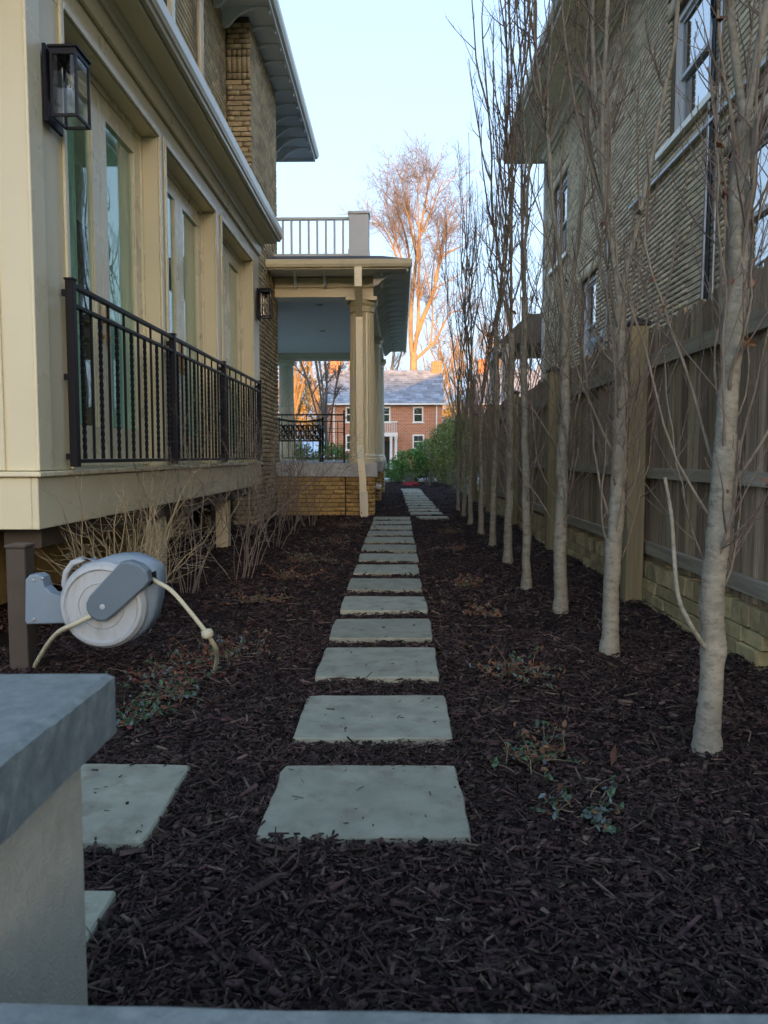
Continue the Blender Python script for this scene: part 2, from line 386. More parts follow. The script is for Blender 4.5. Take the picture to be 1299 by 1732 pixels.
# ================================================================== THE SETTING
def sheet(name, x0, x1, y0, y1, z, mat):
    mb = MB(); mb.add([(x0,y0,z),(x1,y0,z),(x1,y1,z),(x0,y1,z)], [(0,1,2,3)]); return struct(build(name, mb, mat))
sheet('ground', -400, 400, -300, 600, -.09, 'lawn')
sheet('road', -200, 200, 40, 48, -.085, 'asphalt')
sheet('pavement', -200, 200, 36.5, 38, -.08, 'concrete')

# mulch bed: an uneven sheet, chips on top of it
def bed_h(x, y):
    k = np.where((x > -1.35) & (x < .9), .4, 1.0)      # raked flat around the slabs
    return k*(.012*np.sin(x*3.1+y*1.3) + .010*np.sin(x*7.7-y*5.1+1) + .006*np.sin(x*17+y*13)) + .02*np.clip((np.abs(x+.1)-1.0)*.8, 0, 1)*(np.abs(x+.1) < 1.8)
gx = np.linspace(-3.2, 1.76, 140); gy = np.concatenate([np.linspace(.3, 8, 240), np.linspace(8.05, 31, 260)])
GX, GY = np.meshgrid(gx, gy); GZ = bed_h(GX, GY) - .012 + rng.uniform(-.004, .004, GX.shape)
nx, ny = len(gx), len(gy); idx = np.arange(nx*ny).reshape(ny, nx)
struct(build_fast('mulch_bed', np.stack([GX, GY, GZ], -1).reshape(-1,3), np.stack([idx[:-1,:-1], idx[:-1,1:], idx[1:,1:], idx[1:,:-1]], -1).reshape(-1,4), 'mulch'))

# ------------------------------------------------------------------ stepping stones
STONES = []
def stepping_stone(corners, label, group, z=.013, irregular=1.0):
    """a bluestone slab with a slightly broken outline"""
    pts = []
    n = 10
    for i in range(4):
        a = np.array(corners[i]); b = np.array(corners[(i+1) % 4])
        d = (b-a)/np.linalg.norm(b-a); nn = np.array([d[1], -d[0]])
        off = 0
        for k in range(n):
            t = k/n
            off = .6*off + rng.normal(0, .0016*irregular)
            o = off if 0 < k else 0
            p = a + (b-a)*t + nn*o
            if k == 0: p = p + (np.mean(corners, axis=0) - p)*rng.uniform(.004, .02)
            pts.append(p)
    pts = np.array(pts); c = pts.mean(0); m = len(pts)
    STONES.append((np.array(corners)))
    mb = MB()
    ring1 = c + (pts-c)*.985
    vs = [(p[0],p[1],-.03) for p in pts] + [(p[0],p[1],z-.006) for p in pts] + [(p[0],p[1],z+rng.uniform(-.0006,.0006)) for p in ring1]
    fs = [tuple(range(2*m, 3*m))] + [(i, (i+1) % m, m+(i+1) % m, m+i) for i in range(m)] + [(m+i, m+(i+1) % m, 2*m+(i+1) % m, 2*m+i) for i in range(m)]
    mb.add(vs, fs)
    loc = (c[0], c[1], 0)
    me = bpy.data.meshes.new('stepping_stone'); me.from_pydata([(v[0]-c[0], v[1]-c[1], v[2]) for v in mb.v], [], mb.f); me.update()
    o = put('stepping_stone', me, 'bluestone', None, loc=loc, rot=0)
    return tag(o, label, 'stepping stone', group)
ORD = ['first','second','third','fourth','fifth','sixth','seventh','eighth','ninth','tenth','eleventh','twelfth','thirteenth','fourteenth','fifteenth','sixteenth','seventeenth','eighteenth','nineteenth','twentieth']
main = [((-.377,1.93),(.19,1.945),(.18,2.40),(-.369,2.392)),((-.378,2.63),(.191,2.645),(.19,3.13),(-.379,3.11)),((-.383,3.38),(.179,3.39),(.186,3.93),(-.382,3.915)),
        ((-.388,4.123),(.182,4.134),(.184,4.64),(-.39,4.62)),((-.385,4.885),(.183,4.87),(.181,5.38),(-.39,5.39))]
for i in range(5, 14):
    y = 5.655 + (i-5)*.8; j = lambda: rng.uniform(-.008,.008)
    main.append(((-.392-.003*(i-5)+j(), y+j()),(.176+j(), y+j()),(.174+j(), y+.535+j()),(-.395-.003*(i-5)+j(), y+.53+j())))
for i, q in enumerate(main):
    stepping_stone(q, f'{ORD[i]} grey bluestone slab of the long straight path counted from the low wall', 'stepping stones of the straight path')
for i in range(14):
    y = 12.35 + i*.82; x = .19 - i*.0105; j = lambda: rng.uniform(-.02,.02)
    q = ((x+j(), y+j()),(x+.56+j(), y+j()),(x+.56+j(), y+.54+j()),(x+j(), y+.54+j()))
    if i == 0: q = ((.33,12.31),(.80,12.42),(.78,12.74),(.27,12.72))
    stepping_stone(q, f'{ORD[i]} bluestone slab of the offset far path counted from the porch pier', 'stepping stones of the far path')
stepping_stone(((-1.24,1.90),(-.656,1.895),(-.665,2.39),(-1.24,2.40)), 'bluestone slab in the side path just behind the stuccoed pillar, fully flush with mulch', 'stepping stones of the side path')
stepping_stone(((-1.2,1.17),(-.64,1.17),(-.645,1.675),(-1.2,1.67)), 'bluestone slab of side path mostly hidden by the stuccoed pillar', 'stepping stones of the side path')

# ------------------------------------------------------------------ mulch chips (nobody could count them)
def chips(zones, seed_mat, label, Lm, Wm, zmin, stray):
    P = []; S = []
    for (y0, y1, x0, x1, dens, sc_) in zones:
        n = int((y1-y0)*(x1-x0)*dens)
        P.append(np.stack([rng.uniform(x0, x1, n), rng.uniform(y0, y1, n)], -1)); S.append(np.full(n, sc_))
    P = np.concatenate(P); S = np.concatenate(S)
    vis = (P[:,0] > -.56*P[:,1]-.15) & (P[:,0] < .5*P[:,1]+.15)
    P = P[vis]; S = S[vis]
    keep = np.ones(len(P), bool); on = np.zeros(len(P), bool)
    for q in STONES:
        c = q.mean(0); e = np.abs(rng.normal(.006, .010, len(P))); x0, x1 = q[:,0].min()+e, q[:,0].max()-e; y0, y1 = q[:,1].min()+e, q[:,1].max()-e
        ins = (P[:,0] > x0) & (P[:,0] < x1) & (P[:,1] > y0) & (P[:,1] < y1)
        keep &= ~(ins & (rng.random(len(P)) > stray)); on |= ins
    P = P[keep]; S = np.where(on, S*.55, S)[keep]; on = on[keep]; n = len(P)
    L = np.clip(rng.lognormal(math.log(Lm), .55, n), .008, .11)*S
    Wd = np.clip(rng.lognormal(math.log(Wm), .5, n), .0014, .018)*S; T = Wd*rng.uniform(.35, .8, n)
    big = rng.random(n) < .022; L[big] *= 1.3; Wd[big] *= 2.2
    yaw = rng.uniform(0, 2*math.pi, n); pit = rng.normal(0, .28, n); roll = rng.normal(0, .5, n)
    z = bed_h(P[:,0], P[:,1]) - .012 + rng.uniform(zmin, .018, n); z = np.where(on, .0165, z); pit = np.where(on, pit*.1, pit)
    base = np.array([(-.5,-.5,-.5),(.5,-.35,-.5),(.5,.35,-.5),(-.5,.5,-.5),(-.45,-.4,.5),(.42,-.25,.5),(.45,.3,.5),(-.5,.35,.5)])
    B = base[None]*np.stack([L, Wd, T], -1)[:,None,:]
    B = B + rng.normal(0, .12, B.shape)*np.stack([Wd, Wd, T], -1)[:,None,:]
    cr, sr = np.cos(roll)[:,None], np.sin(roll)[:,None]
    y_, z_ = B[...,1]*cr - B[...,2]*sr, B[...,1]*sr + B[...,2]*cr; x_ = B[...,0]
    cp, sp = np.cos(pit)[:,None], np.sin(pit)[:,None]; x2, z2 = x_*cp - z_*sp, x_*sp + z_*cp
    cy, sy = np.cos(yaw)[:,None], np.sin(yaw)[:,None]
    V = np.stack([x2*cy - y_*sy + P[:,0,None], x2*sy + y_*cy + P[:,1,None], z2 + z[:,None]], -1).reshape(-1,3)
    fq = np.array([(4,5,6,7),(0,1,5,4),(1,2,6,5),(2,3,7,6),(3,0,4,7)])
    F = (fq[None] + (np.arange(n)*8)[:,None,None]).reshape(-1,4)
    o = build_fast('mulch_chips', V, F, seed_mat, None, smooth=False)
    stuff(o); tag(o, label, 'mulch')
    print('chips', n)
chips([(1.05, 2.6, -1.3, 1.76, 8600, 1.0), (2.6, 4.4, -2.1, 1.76, 4900, 1.05), (4.4, 7.5, -2.6, 1.76, 1900, 1.2), (7.5, 13, -2.6, 1.74, 700, 1.55), (13, 30, -.5, 1.74, 240, 2.0)],
      'mulch_chip', 'dark brown shredded wood mulch covering the garden bed', .025, .0042, .0, .009)
chips([(1.05, 2.6, -1.3, 1.76, 260, 1.0), (2.6, 4.4, -2.1, 1.76, 190, 1.05), (4.4, 9, -2.6, 1.76, 110, 1.2), (9, 16, -1.5, 1.74, 50, 1.5)],
      'mulch_pale', 'scattered paler wood shreds lying on top of the dark mulch', .034, .0046, .010, .02)

# ------------------------------------------------------------------ left brick house (upper storey, bay, eaves)
HX = -2.44            # main wall plane
BX = -2.10            # bay (chimney breast) plane
house = thing('brick_house', 'tan brick two-storey house with bracketed eaves behind the beige sunroom', 'house', (-2.5, 11, 0))
def near_key(p):
    return p[1]
mb = MB()
mb.box(-6.5, HX-.022, 2.0, 15.4, 3.75, 7.3); mb.box(-6.5, HX-.022, 9.97, 15.4, 0, 3.75); mb.box(HX-.03, BX-.022, 11.172, 13.386, 0, 7.2)
wall = build('wall', mb, 'mortar', house)
def vis_left(p):
    px = 676 + 1300*p[0]/p[1]; py = 772 - 1300*(p[2]-1)/p[1]
    return p[1] if (px > 255 and py > -5) else None
wop = [(7.35, 8.55, 5.1, 6.9)]
brickwork(wall, (HX,0,0), (0,1,0), (1,0,0), (7.0, 11.15), (3.9, 7.11), wop, 'tan_brick', joint=.016, depth=.03, single=vis_left, limit=260)
brickwork(wall, (BX,0,0), (0,1,0), (1,0,0), (11.15, 13.4), (.0, 7.11), [], 'tan_brick', joint=.016, depth=.03, single=lambda p: p[1] if p[2] > 1.0 else None, limit=260, soldiers=())
# near face of the bay, with its upright panel under the eaves
brickwork(wall, (0,11.15,0), (1,0,0), (0,-1,0), (HX, BX-.002), (.0, 6.275), [], 'tan_brick', single=lambda p: -p[2], limit=80, soldiers=[(HX,BX-.002,6.28,6.37),(HX,BX-.002,6.374,6.59),(HX,BX-.002,6.594,6.685)])
brickwork(wall, (0,11.15,0), (1,0,0), (0,-1,0), (HX, BX-.002), (6.69, 7.11), [], 'tan_brick')
# eave
EX, EZ = -1.75, 7.13
build('soffit', MB().box(-3.0, EX-.03, 1.0, 16.3, EZ, EZ+.04), 'soffit_paint', house)
build('fascia', MB().box(EX-.03, EX, .97, 16.33, EZ-.06, EZ+.11), 'soffit_paint', house)
g = MB(); g.prism([(EX+.002,EZ+.12),(EX+.002,EZ+.0),(EX+.04,EZ+.0),(EX+.07,EZ+.05),(EX+.075,EZ+.12)], 'y', .95, 16.35); build('gutter', g, 'gutter_paint', house)
build('fascia', MB().box(-3.2, EX-.031, 16.302, 16.33, EZ-.06, EZ+.11), 'soffit_paint', house)
rf = MB(); rf.hexa([(EX+.05,.95,EZ+.125),(EX+.05,16.35,EZ+.125),(-6.6,16.35,EZ+.125),(-6.6,.95,EZ+.125),(EX+.05,.95,EZ+.17),(EX+.05,16.35,EZ+.17),(-6.6,16.35,EZ+2.2),(-6.6,.95,EZ+2.2)]); build('roof', rf, 'roofing', house)
def rafter_tail(x_wall, x_out, z, drop, y, thick=.05, dirx=1):
    """a board with an S-curved lower edge"""
    n = 14; prof = [(x_wall, z), (x_out, z)]
    L = x_out - x_wall
    low = []
    for i in range(n+1):
        t = 1 - i/n
        d = drop*(.36 + .30*math.cos(math.pi*min(1, t*1.25)) - .30*(1-t)*0 + .34*math.exp(-((t-.10)/.16)**2) + .28*(1-t)**3)
        low.append((x_wall + L*t, z - d))
    return [(x_out, z)] + [(x_wall, z)] + low[::-1]
y = 7.1
tm = MB(); prof = rafter_tail(HX+.0, EX-.06, EZ-.002, .22, 0); tm.prism(prof, 'y', -.025, .025)
tme = bpy.data.meshes.new('rafter_tail'); tme.from_pydata(tm.v, [], tm.f); tme.update(); tme.materials.append(M['soffit_paint'])
pm = MB(); pm.box(EX-.058, EX-.0305, -.035, .035, EZ-.10, EZ-.004, .004); pme = bpy.data.meshes.new('tail_block'); pme.from_pydata(pm.v, [], pm.f); pme.update(); pme.materials.append(M['soffit_paint'])
while y < 16.2:
    t = put('rafter_tail', tme, None, house, loc=(0, y, 0)); put('tail_block', pme, None, t, loc=(0, y, 0)); y += .48
build('frieze_board', MB().box(HX+.004, HX+.02, 2, 11.14, EZ-.09, EZ-.003), 'soffit_paint', house)
# upper window
wa, wb, wz0, wz1 = 7.35, 8.55, 5.1, 6.9
wn = MB(); wn.box(HX-.05, HX+.03, wb-.12, wb, wz0, wz1); wn.box(HX-.05, HX+.03, wa, wa+.12, wz0, wz1); wn.box(HX-.05, HX+.03, wa+.12, wb-.12, wz1-.1, wz1); wn.box(HX-.05, HX+.04, wa-.05, wb+.04, wz0-.06, wz0-.002)
wo_ = build('window', wn, 'trim_paint', house)
mu = MB()
for k in range(1, 4): mu.box(HX-.035, HX-.02, wa+.12 + k*.24 - .008, wa+.12 + k*.24 + .008, wz0, wz1-.1)
for k in range(1, 7): mu.box(HX-.034, HX-.021, wa+.12, wb-.12, wz0 + k*.25 - .008, wz0 + k*.25 + .008)
build('glazing_bars', mu, 'grey_paint', wo_)
build('pane', MB().box(HX-.045, HX-.04, wa+.12, wb-.12, wz0, wz1-.1), 'window_glass', wo_)
# downspout from the eave gutter back to the wall
build('downspout', MB().tube([(-1.71,9.1,7.12),(-1.71,9.1,6.92),(-1.76,9.12,6.80),(-2.27,9.36,6.47),(-2.345,9.4,6.40),(-2.36,9.4,6.28),(-2.36,9.4,3.9)], .042, 12), 'gutter_paint', house, smooth=True)

# ------------------------------------------------------------------ sunroom
SX = -1.80
sun_room = thing('sunroom', 'beige painted sunroom with three pairs of glazed doors', 'sunroom', (-2.1, 6.9, 0))
OP = [(4.22, 5.84), (6.02, 7.60), (7.87, 9.47)]
Z0, Z1 = .945, 3.36
build('floor_platform', MB().box(-3.4, SX-.03, 3.84, 9.9, .66, .92), 'beige_paint', sun_room)
build('skirt_board', MB().box(SX-.03, SX+.005, 3.78, 9.96, .635, .895, .004), 'beige_paint', sun_room)
build('skirt_board', MB().box(-3.4, SX-.031, 3.78, 3.815, .635, .895, .004), 'beige_paint', sun_room)
build('drip_moulding', MB().box(-3.4, SX+.03, 3.755, 9.98, .898, .925, .006), 'trim_paint', sun_room)
def pier(a, b, lab=None):
    m_ = MB(); m_.box(SX-.2, SX, a, b, .928, Z1, .004); return build('pilaster', m_, 'beige_paint', sun_room)
pier(3.80, 4.22); pier(5.84, 6.02); pier(7.60, 7.87); pier(9.47, 9.95)
# casing beads beside each opening
for (a, b) in OP:
    build('casing', MB().box(SX+.001, SX+.018, a-.045, a-.004, .93, Z1+.05, .004), 'trim_paint', sun_room)
    build('casing', MB().box(SX+.001, SX+.018, b+.004, b+.045, .93, Z1+.05, .004), 'trim_paint', sun_room)
    build('casing', MB().box(SX+.002, SX+.02, a-.003, b+.003, Z1+.004, Z1+.05, .004), 'trim_paint', sun_room)
build('corner_board', MB().box(SX+.001, SX+.016, 3.782, 3.93, .93, 3.7, .003), 'trim_paint', sun_room)
build('header', MB().box(SX-.2, SX, 3.80, 9.95, Z1+.001, 3.72), 'beige_paint', sun_room)
build('frieze_board', MB().box(SX+.002, SX+.03, 3.78, 9.97, 3.54, 3.72, .004), 'beige_paint', sun_room)
cv = MB(); cv.prism([(SX+.031,3.721),(SX+.031,3.665),(SX+.045,3.665),(SX+.055,3.685),(SX+.08,3.71),(SX+.085,3.721)], 'y', 3.70, 10.0); build('crown_moulding', cv, 'beige_paint', sun_room)
ew = MB(); core_with_openings(ew, 'y', 3.80, .06, (-3.4, SX-.201), (.928, 3.72), [(-3.3, -2.14, 1.1, 3.45)]); build('end_wall', ew, 'beige_paint', sun_room)
ew = MB(); ew.box(-3.3, -3.22, 3.81, 3.85, 1.1, 3.45); ew.box(-2.22, -2.14, 3.81, 3.85, 1.1, 3.45); ew.box(-3.22, -2.22, 3.81, 3.85, 3.37, 3.45); ew.box(-3.22, -2.22, 3.81, 3.85, 1.1, 1.18)
ewo = build('window', ew, 'trim_paint', sun_room); build('pane', MB().box(-3.22, -2.22, 3.828, 3.832, 1.18, 3.37), 'lamp_glass', ewo)  # end window out of view, added to brighten the room inside
for xx in (-1.98, -2.09): build('siding_batten', MB().box(xx-.02, xx+.02, 3.785, 3.799, .93, 3.7, .003), 'beige_paint', sun_room)
build('end_wall', MB().box(-2.40, SX-.201, 9.89, 9.95, .928, 3.72), 'beige_paint', sun_room)
build('soffit', MB().box(-2.4, -1.578, 3.45, 10.06, 3.723, 3.75), 'beige_paint', sun_room)
g = MB(); g.prism([(-1.576,3.90),(-1.576,3.752),(-1.54,3.752),(-1.534,3.775),(-1.522,3.785),(-1.51,3.82),(-1.51,3.90)], 'y', 3.42, 10.09); build('gutter', g, 'gutter_paint', sun_room)
rf = MB(); rf.hexa([(-1.60,3.42,3.935),(-1.60,10.08,3.935),(-2.43,10.08,3.935),(-2.43,3.42,3.935),(-1.60,3.42,3.95),(-1.60,10.08,3.95),(-2.43,10.08,4.2),(-2.43,3.42,4.2)]); build('roof', rf, 'roofing', sun_room)
bkw = MB(); core_with_openings(bkw, 'x', -3.42, .06, (3.87, 9.88), (.93, 3.72), [(4.2,5.8,1.05,3.5),(6.1,7.7,1.05,3.5),(8.0,9.6,1.05,3.5)]); build('back_wall', bkw, 'plaster', sun_room)  # openings added to let light in behind the curtains
build('ceiling', MB().box(-3.36, SX-.205, 3.87, 9.88, 3.66, 3.715), 'plaster', sun_room)
DX = SX - .13
for k, (a, b) in enumerate(OP):
    mid = (a+b)/2
    fr = MB(); fr.box(DX-.05, DX+.02, a+.001, a+.035, Z0, Z1-.001); fr.box(DX-.05, DX+.02, b-.035, b-.001, Z0, Z1-.001); fr.box(DX-.05, DX+.02, a+.035, b-.035, Z1-.04, Z1-.001); fr.box(DX-.05, DX+.02, a+.035, b-.035, Z0, Z0+.03)
    build('door_frame', fr, 'trim_paint', sun_room)
    for s in (0, 1):
        p, q = (a+.04, mid-.004) if s == 0 else (mid+.004, b-.04)
        lf = MB(); zt, zb = Z1-.045, Z0+.035; st = .115
        lf.box(DX-.035, DX+.008, p, p+st, zb, zt, .003); lf.box(DX-.035, DX+.008, q-st, q, zb, zt, .003)
        lf.box(DX-.034, DX+.007, p+st, q-st, zt-.13, zt); lf.box(DX-.034, DX+.007, p+st, q-st, zb, zb+.21)
        for (u0,u1,v0,v1) in ((p+st, p+st+.014, zb+.21, zt-.13), (q-st-.014, q-st, zb+.21, zt-.13)): lf.box(DX-.02, DX+.0, u0, u1, v0, v1)
        d = build('door', lf, 'trim_paint', sun_room)
        build('pane', MB().box(DX-.016, DX-.012, p+st, q-st, zb+.21, zt-.13), 'door_glass', d)
        hy = (q-.05) if s == 0 else (p+.05)
        h_ = MB(); h_.box(DX+.0085, DX+.016, hy-.02, hy+.02, 1.72, 1.98, .003); h_.tube([(DX+.016,hy,1.86),(DX+.055,hy,1.86),(DX+.06,hy+(-.1 if s == 0 else .1),1.86)], .009, 8); h_.tube([(DX+.016,hy,1.77),(DX+.03,hy,1.77)], .015, 10)
        build('door_handle', h_, 'brass', d, smooth=False)
    # curtains drawn to one side behind the glass
    def curtain(c0, c1):
        n = 60; vs = []; 
        for i in range(n+1):
            yy = c0 + (c1-c0)*i/n; xx = DX - .085 + .02*math.sin(i*1.05) + .01*math.sin(i*.43)
            vs += [(xx, yy, .97), (xx, yy, 3.5)]
        m_ = MB(); m_.add(vs, [(2*i, 2*i+2, 2*i+3, 2*i+1) for i in range(n)])
        return build('curtain', m_, 'curtain', sun_room, smooth=True)
    curtain(a+.02, a+.62); curtain(mid+.12, b-.02)
# underside posts and beam in the crawl space
for yy in (6.2, 8.6):
    build('support_post', MB().box(-2.06, -1.92, yy-.07, yy+.07, -.02, .655, .006), 'beige_paint', sun_room)
build('floor_beam', MB().box(-2.09, -1.89, 4.0, 9.8, .52, .634), 'post_brown', sun_room)
fw = MB(); fw.box(-2.9, -2.75, 3.9, 11.38, -.02, .64); build('foundation_wall', fw, 'gold_brick', sun_room)

# ------------------------------------------------------------------ balcony railing on the sunroom
RX = -1.735
railing = thing('balcony_railing', 'black wrought iron railing with twisted bars across the sunroom doors', 'railing', (RX, 6.8, .95))
py_ = [4.09, 5.91, 7.62, 9.56]; rz0, rz1, rz2 = .955, 1.80, 1.915
for yy in py_:
    m_ = MB(); m_.box(RX-.022, RX+.022, yy-.022, yy+.022, .945, 1.925, .003); m_.box(RX-.026, RX+.026, yy-.026, yy+.026, 1.9255, 1.935)
    p_ = build('post', m_, 'black_metal', railing)
    for zz in (1.0, 1.42, 1.86): build('wall_bracket', MB().box(SX+.021, RX-.0225, yy-.016, yy+.016, zz-.016, zz+.016), 'black_metal', p_)
for a, b in zip(py_, py_[1:]):
    for zz, hh in ((rz0+.02, .011), (rz1, .010), (rz2-.012, .012)):
        build('rail', MB().box(RX-.016, RX+.016, a+.0225, b-.0225, zz-hh, zz+hh, .002), 'black_metal', railing)
    n = 13
    for i in range(n):
        yy = a + (b-a)*(i+1)/(n+1)
        if i % 2:
            build('baluster', MB().box(RX-.0065, RX+.0065, yy-.0065, yy+.0065, rz0+.032, rz2-.025), 'black_metal', railing)
        else:
            vs = []; fs = []; ns = 44; z_a, z_b = rz0+.032, rz1-.011
            for s in range(ns+1):
                t = s/ns; ang = (0 if t < .04 else (t-.04)/.92*math.pi*9 if t < .96 else math.pi*9); zz = z_a + (z_b-z_a)*t
                for c in range(4):
                    aa = ang + math.pi/4 + c*math.pi/2; vs.append((RX + .0125*math.cos(aa), yy + .0125*math.sin(aa), zz))
            fs = [(s*4+c, s*4+(c+1) % 4, s*4+4+(c+1) % 4, s*4+4+c) for s in range(ns) for c in range(4)]
            build('twisted_baluster', MB().add(vs, fs), 'black_metal', railing)

# ------------------------------------------------------------------ wall lanterns
def lantern(y, z, label):
    t = thing('wall_lantern', label, 'wall lamp', (SX+.02, y, z), 'black wall lanterns')
    x0 = SX + .018; a = .085; xb0, xb1 = x0+.035, x0+.035+.135; h = .33
    bp = MB(); bp.box(x0, x0+.02, y-.095, y+.095, z-.03, z+h+.02, .004); bp.box(x0+.021, xb0-.001, y-.05, y+.05, z+.10, z+h-.02); build('back_plate', bp, 'black_metal', t)
    fr = MB(); s = .013
    for xx in (xb0, xb1-s):
        for yy in (y-a, y+a-s): fr.box(xx, xx+s, yy, yy+s, z, z+h-.001)
    for zz in (z-.0005, z+h-.03):
        hh = .014 if zz < z+.1 else .03
        fr.box(xb0+s, xb1-s, y-a+.0005, y-a+s-.0005, zz, zz+hh); fr.box(xb0+s, xb1-s, y+a-s+.0005, y+a-.0005, zz, zz+hh)
        fr.box(xb0+.0005, xb0+s-.0005, y-a+s, y+a-s, zz, zz+hh); fr.box(xb1-s+.0005, xb1-.0005, y-a+s, y+a-s, zz, zz+hh)
    build('lantern_frame', fr, 'black_metal', t)
    build('lantern_roof', MB().box(xb0-.008, xb1+.008, y-a-.008, y+a+.008, z+h, z+h+.014, .003).box(xb0+.02, xb1-.02, y-a+.02, y+a-.02, z+h+.0145, z+h+.026), 'black_metal', t)
    for i, m_ in enumerate((MB().box(xb0+.005, xb0+.007, y-a+s, y+a-s, z+.014, z+h-.03), MB().box(xb1-.007, xb1-.005, y-a+s, y+a-s, z+.014, z+h-.03), MB().box(xb0+s, xb1-s, y-a+.005, y-a+.007, z+.014, z+h-.03), MB().box(xb0+s, xb1-s, y+a-.007, y+a-.005, z+.014, z+h-.03))):
        build('glass_pane', m_, 'lamp_glass', t)
    cx_ = (xb0+xb1)/2
    so = build('socket', MB().lathe([(.012,.0),(.018,.005),(.018,.06),(.02,.085)], (cx_, y, z+h-.086), 14), 'black_metal', t)
    build('bulb', MB().lathe([(.004,0),(.02,.008),(.03,.03),(.031,.05),(.022,.08),(.013,.105)], (cx_, y, z+h-.195), 16), 'lamp_glass', t, smooth=True)
    build('filament', MB().tube([(cx_-.006,y,z+h-.10),(cx_-.008,y,z+h-.155),(cx_,y,z+h-.165),(cx_+.008,y,z+h-.155),(cx_+.006,y,z+h-.10)], .0016, 5), 'bulb', t)
lantern(4.03, 2.70, 'black glass wall lantern on the sunroom corner above the hose reel')
lantern(9.78, 2.74, 'black glass wall lantern at the porch end of the sunroom')

# ------------------------------------------------------------------ porch
porch = thing('porch', 'brick based porch with fluted beige columns and roof deck above the path', 'porch', (-1.2, 17, 0))
COLY = [13.2, 17.5, 21.5]; PX = -.64
# floor and base
build('floor_slab', MB().box(-7, -.72, 12.99, 22.0, .70, .888, .006), 'concrete', porch)
build('floor_ledge', MB().box(-2.08, -.935, 12.93, 12.988, .66, .89, .006), 'concrete', porch)
cr = MB(); cr.box(-2.08, -.9, 12.994, 13.3, -.02, .655); build('base_wall', cr, 'mortar', porch)
bw = porch.children[-1]
brickwork(bw, (0,12.98,0), (1,0,0), (0,-1,0), (-2.08, -.925), (.0, .66), [], 'gold_brick', course=.0725, single=lambda p: -p[0], limit=120)
build('base_wall', MB().box(-.80, -.62, 13.5, 21.6, -.02, .655), 'mortar', porch)
for i, yy in enumerate(COLY):
    x0, x1, y0, y1 = -.905, -.425, yy-.24, yy+.24
    c_ = MB(); c_.box(x0+.014, x1-.014, y0+.014, y1-.014, -.02, .652); pr_ = build('pier', c_, 'mortar', porch)
    if i == 0:
        brickwork(pr_, (0,y0,0), (1,0,0), (0,-1,0), (x0, x1), (.0, .652), [], 'gold_brick', course=.0725, single=lambda p: p[2], limit=60)
    else:
        brickwork(pr_, (0,y0,0), (1,0,0), (0,-1,0), (x0, x1), (.0, .652), [], 'gold_brick', course=.0725)
    brickwork(pr_, (x1,0,0), (0,1,0), (1,0,0), (y0, y1), (.0, .652), [], 'gold_brick', course=.0725)
    build('pier_cap', MB().box(x0-.03, x1+.05, y0-.05, y1+.05, .654, .889, .01), 'concrete', porch)
    def column(cx, cy, z0=.89, z1=3.65, R0=.215):
        pf = [(R0*1.18, z0+.001), (R0*1.2, z0+.03), (R0*1.2, z0+.07), (R0*1.08, z0+.085), (R0*1.1, z0+.12), (R0*1.02, z0+.14), (R0, z0+.16), (R0*1.0, z0+.5), (R0*.985, z0+1.2), (R0*.96, z0+1.9), (R0*.92, z1-.26), (R0*.92, z1-.25), (R0*1.0, z1-.235), (R0*.96, z1-.22), (R0*.97, z1-.15), (R0*1.1, z1-.12), (R0*1.16, z1-.09), (R0*1.16, z1-.07)]
        c_ = build('column', MB().lathe(pf, (cx, cy, 0), 48, flute=(6, 10)), 'beige_paint', porch)
        build('abacus', MB().box(cx-R0*1.22, cx+R0*1.22, cy-R0*1.22, cy+R0*1.22, z1-.068, z1-.001, .006), 'beige_paint', c_)
        build('plinth', MB().box(cx-R0*1.28, cx+R0*1.28, cy-R0*1.28, cy+R0*1.28, z0-.001+.001, z0+.0), 'concrete', c_) if False else None
        return c_
    column(PX, yy)
column(-3.15, 21.5)
# beams
bm = MB(); bm.box(-2.09, PX+.2, 13.02, 13.38, 3.651, 3.96); build('beam', bm, 'beige_paint', porch)
build('beam_moulding', MB().box(-2.09, PX+.225, 12.985, 13.018, 3.80, 3.96, .006), 'beige_paint', porch)
build('beam', MB().box(PX-.17, PX+.2, 13.381, 21.68, 3.651, 3.96), 'beige_paint', porch)
build('beam', MB().box(-6.5, PX-.171, 21.3, 21.68, 3.651, 3.96), 'beige_paint', porch)
build('ceiling', MB().box(-6.5, PX-.172, 13.39, 21.29, 3.83, 3.87), 'porch_ceiling', porch)
for xx in (-1.45, -1.5): pass
for (xx, yy) in ((-1.5, 14.6), (-1.75, 17.6)): build('ceiling_light', MB().lathe([(.07,0),(.075,-.012),(.05,-.014),(.045,.0)][::-1], (xx, yy, 3.829), 20), 'porch_ceiling', porch)
# eave
build('soffit', MB().box(-2.42, .10, 12.34, 22.2, 3.975, 4.0), 'soffit_paint', porch)
build('fascia', MB().box(-2.42, .10, 12.31, 12.338, 3.94, 4.05), 'trim_paint', porch)
build('fascia', MB().box(.102, .13, 12.31, 22.23, 3.90, 4.05), 'soffit_paint', porch)
g = MB(); g.prism([(12.308,4.07),(12.308,3.96),(12.25,3.96),(12.225,4.0),(12.21,4.07)], 'x', -2.4, .19); build('gutter', g, 'trim_paint', porch)
g = MB(); g.prism([(.132,4.07),(.132,3.955),(.17,3.955),(.19,4.0),(.195,4.07)], 'y', 12.308, 22.25); build('gutter', g, 'trim_paint', porch)
rf = MB(); rf.hexa([(-2.42,12.24,4.072),(.17,12.24,4.072),(.17,22.24,4.072),(-7,22.24,4.072),(-2.42,12.9,4.29),(-.3,12.9,4.29),(-.3,21.6,4.29),(-7,21.6,4.29)])
build('roof', rf, 'roofing', porch)
build('attic_core', MB().box(-7, PX-.2, 13.4, 21.6, 3.875, 3.974), 'porch_ceiling', porch)
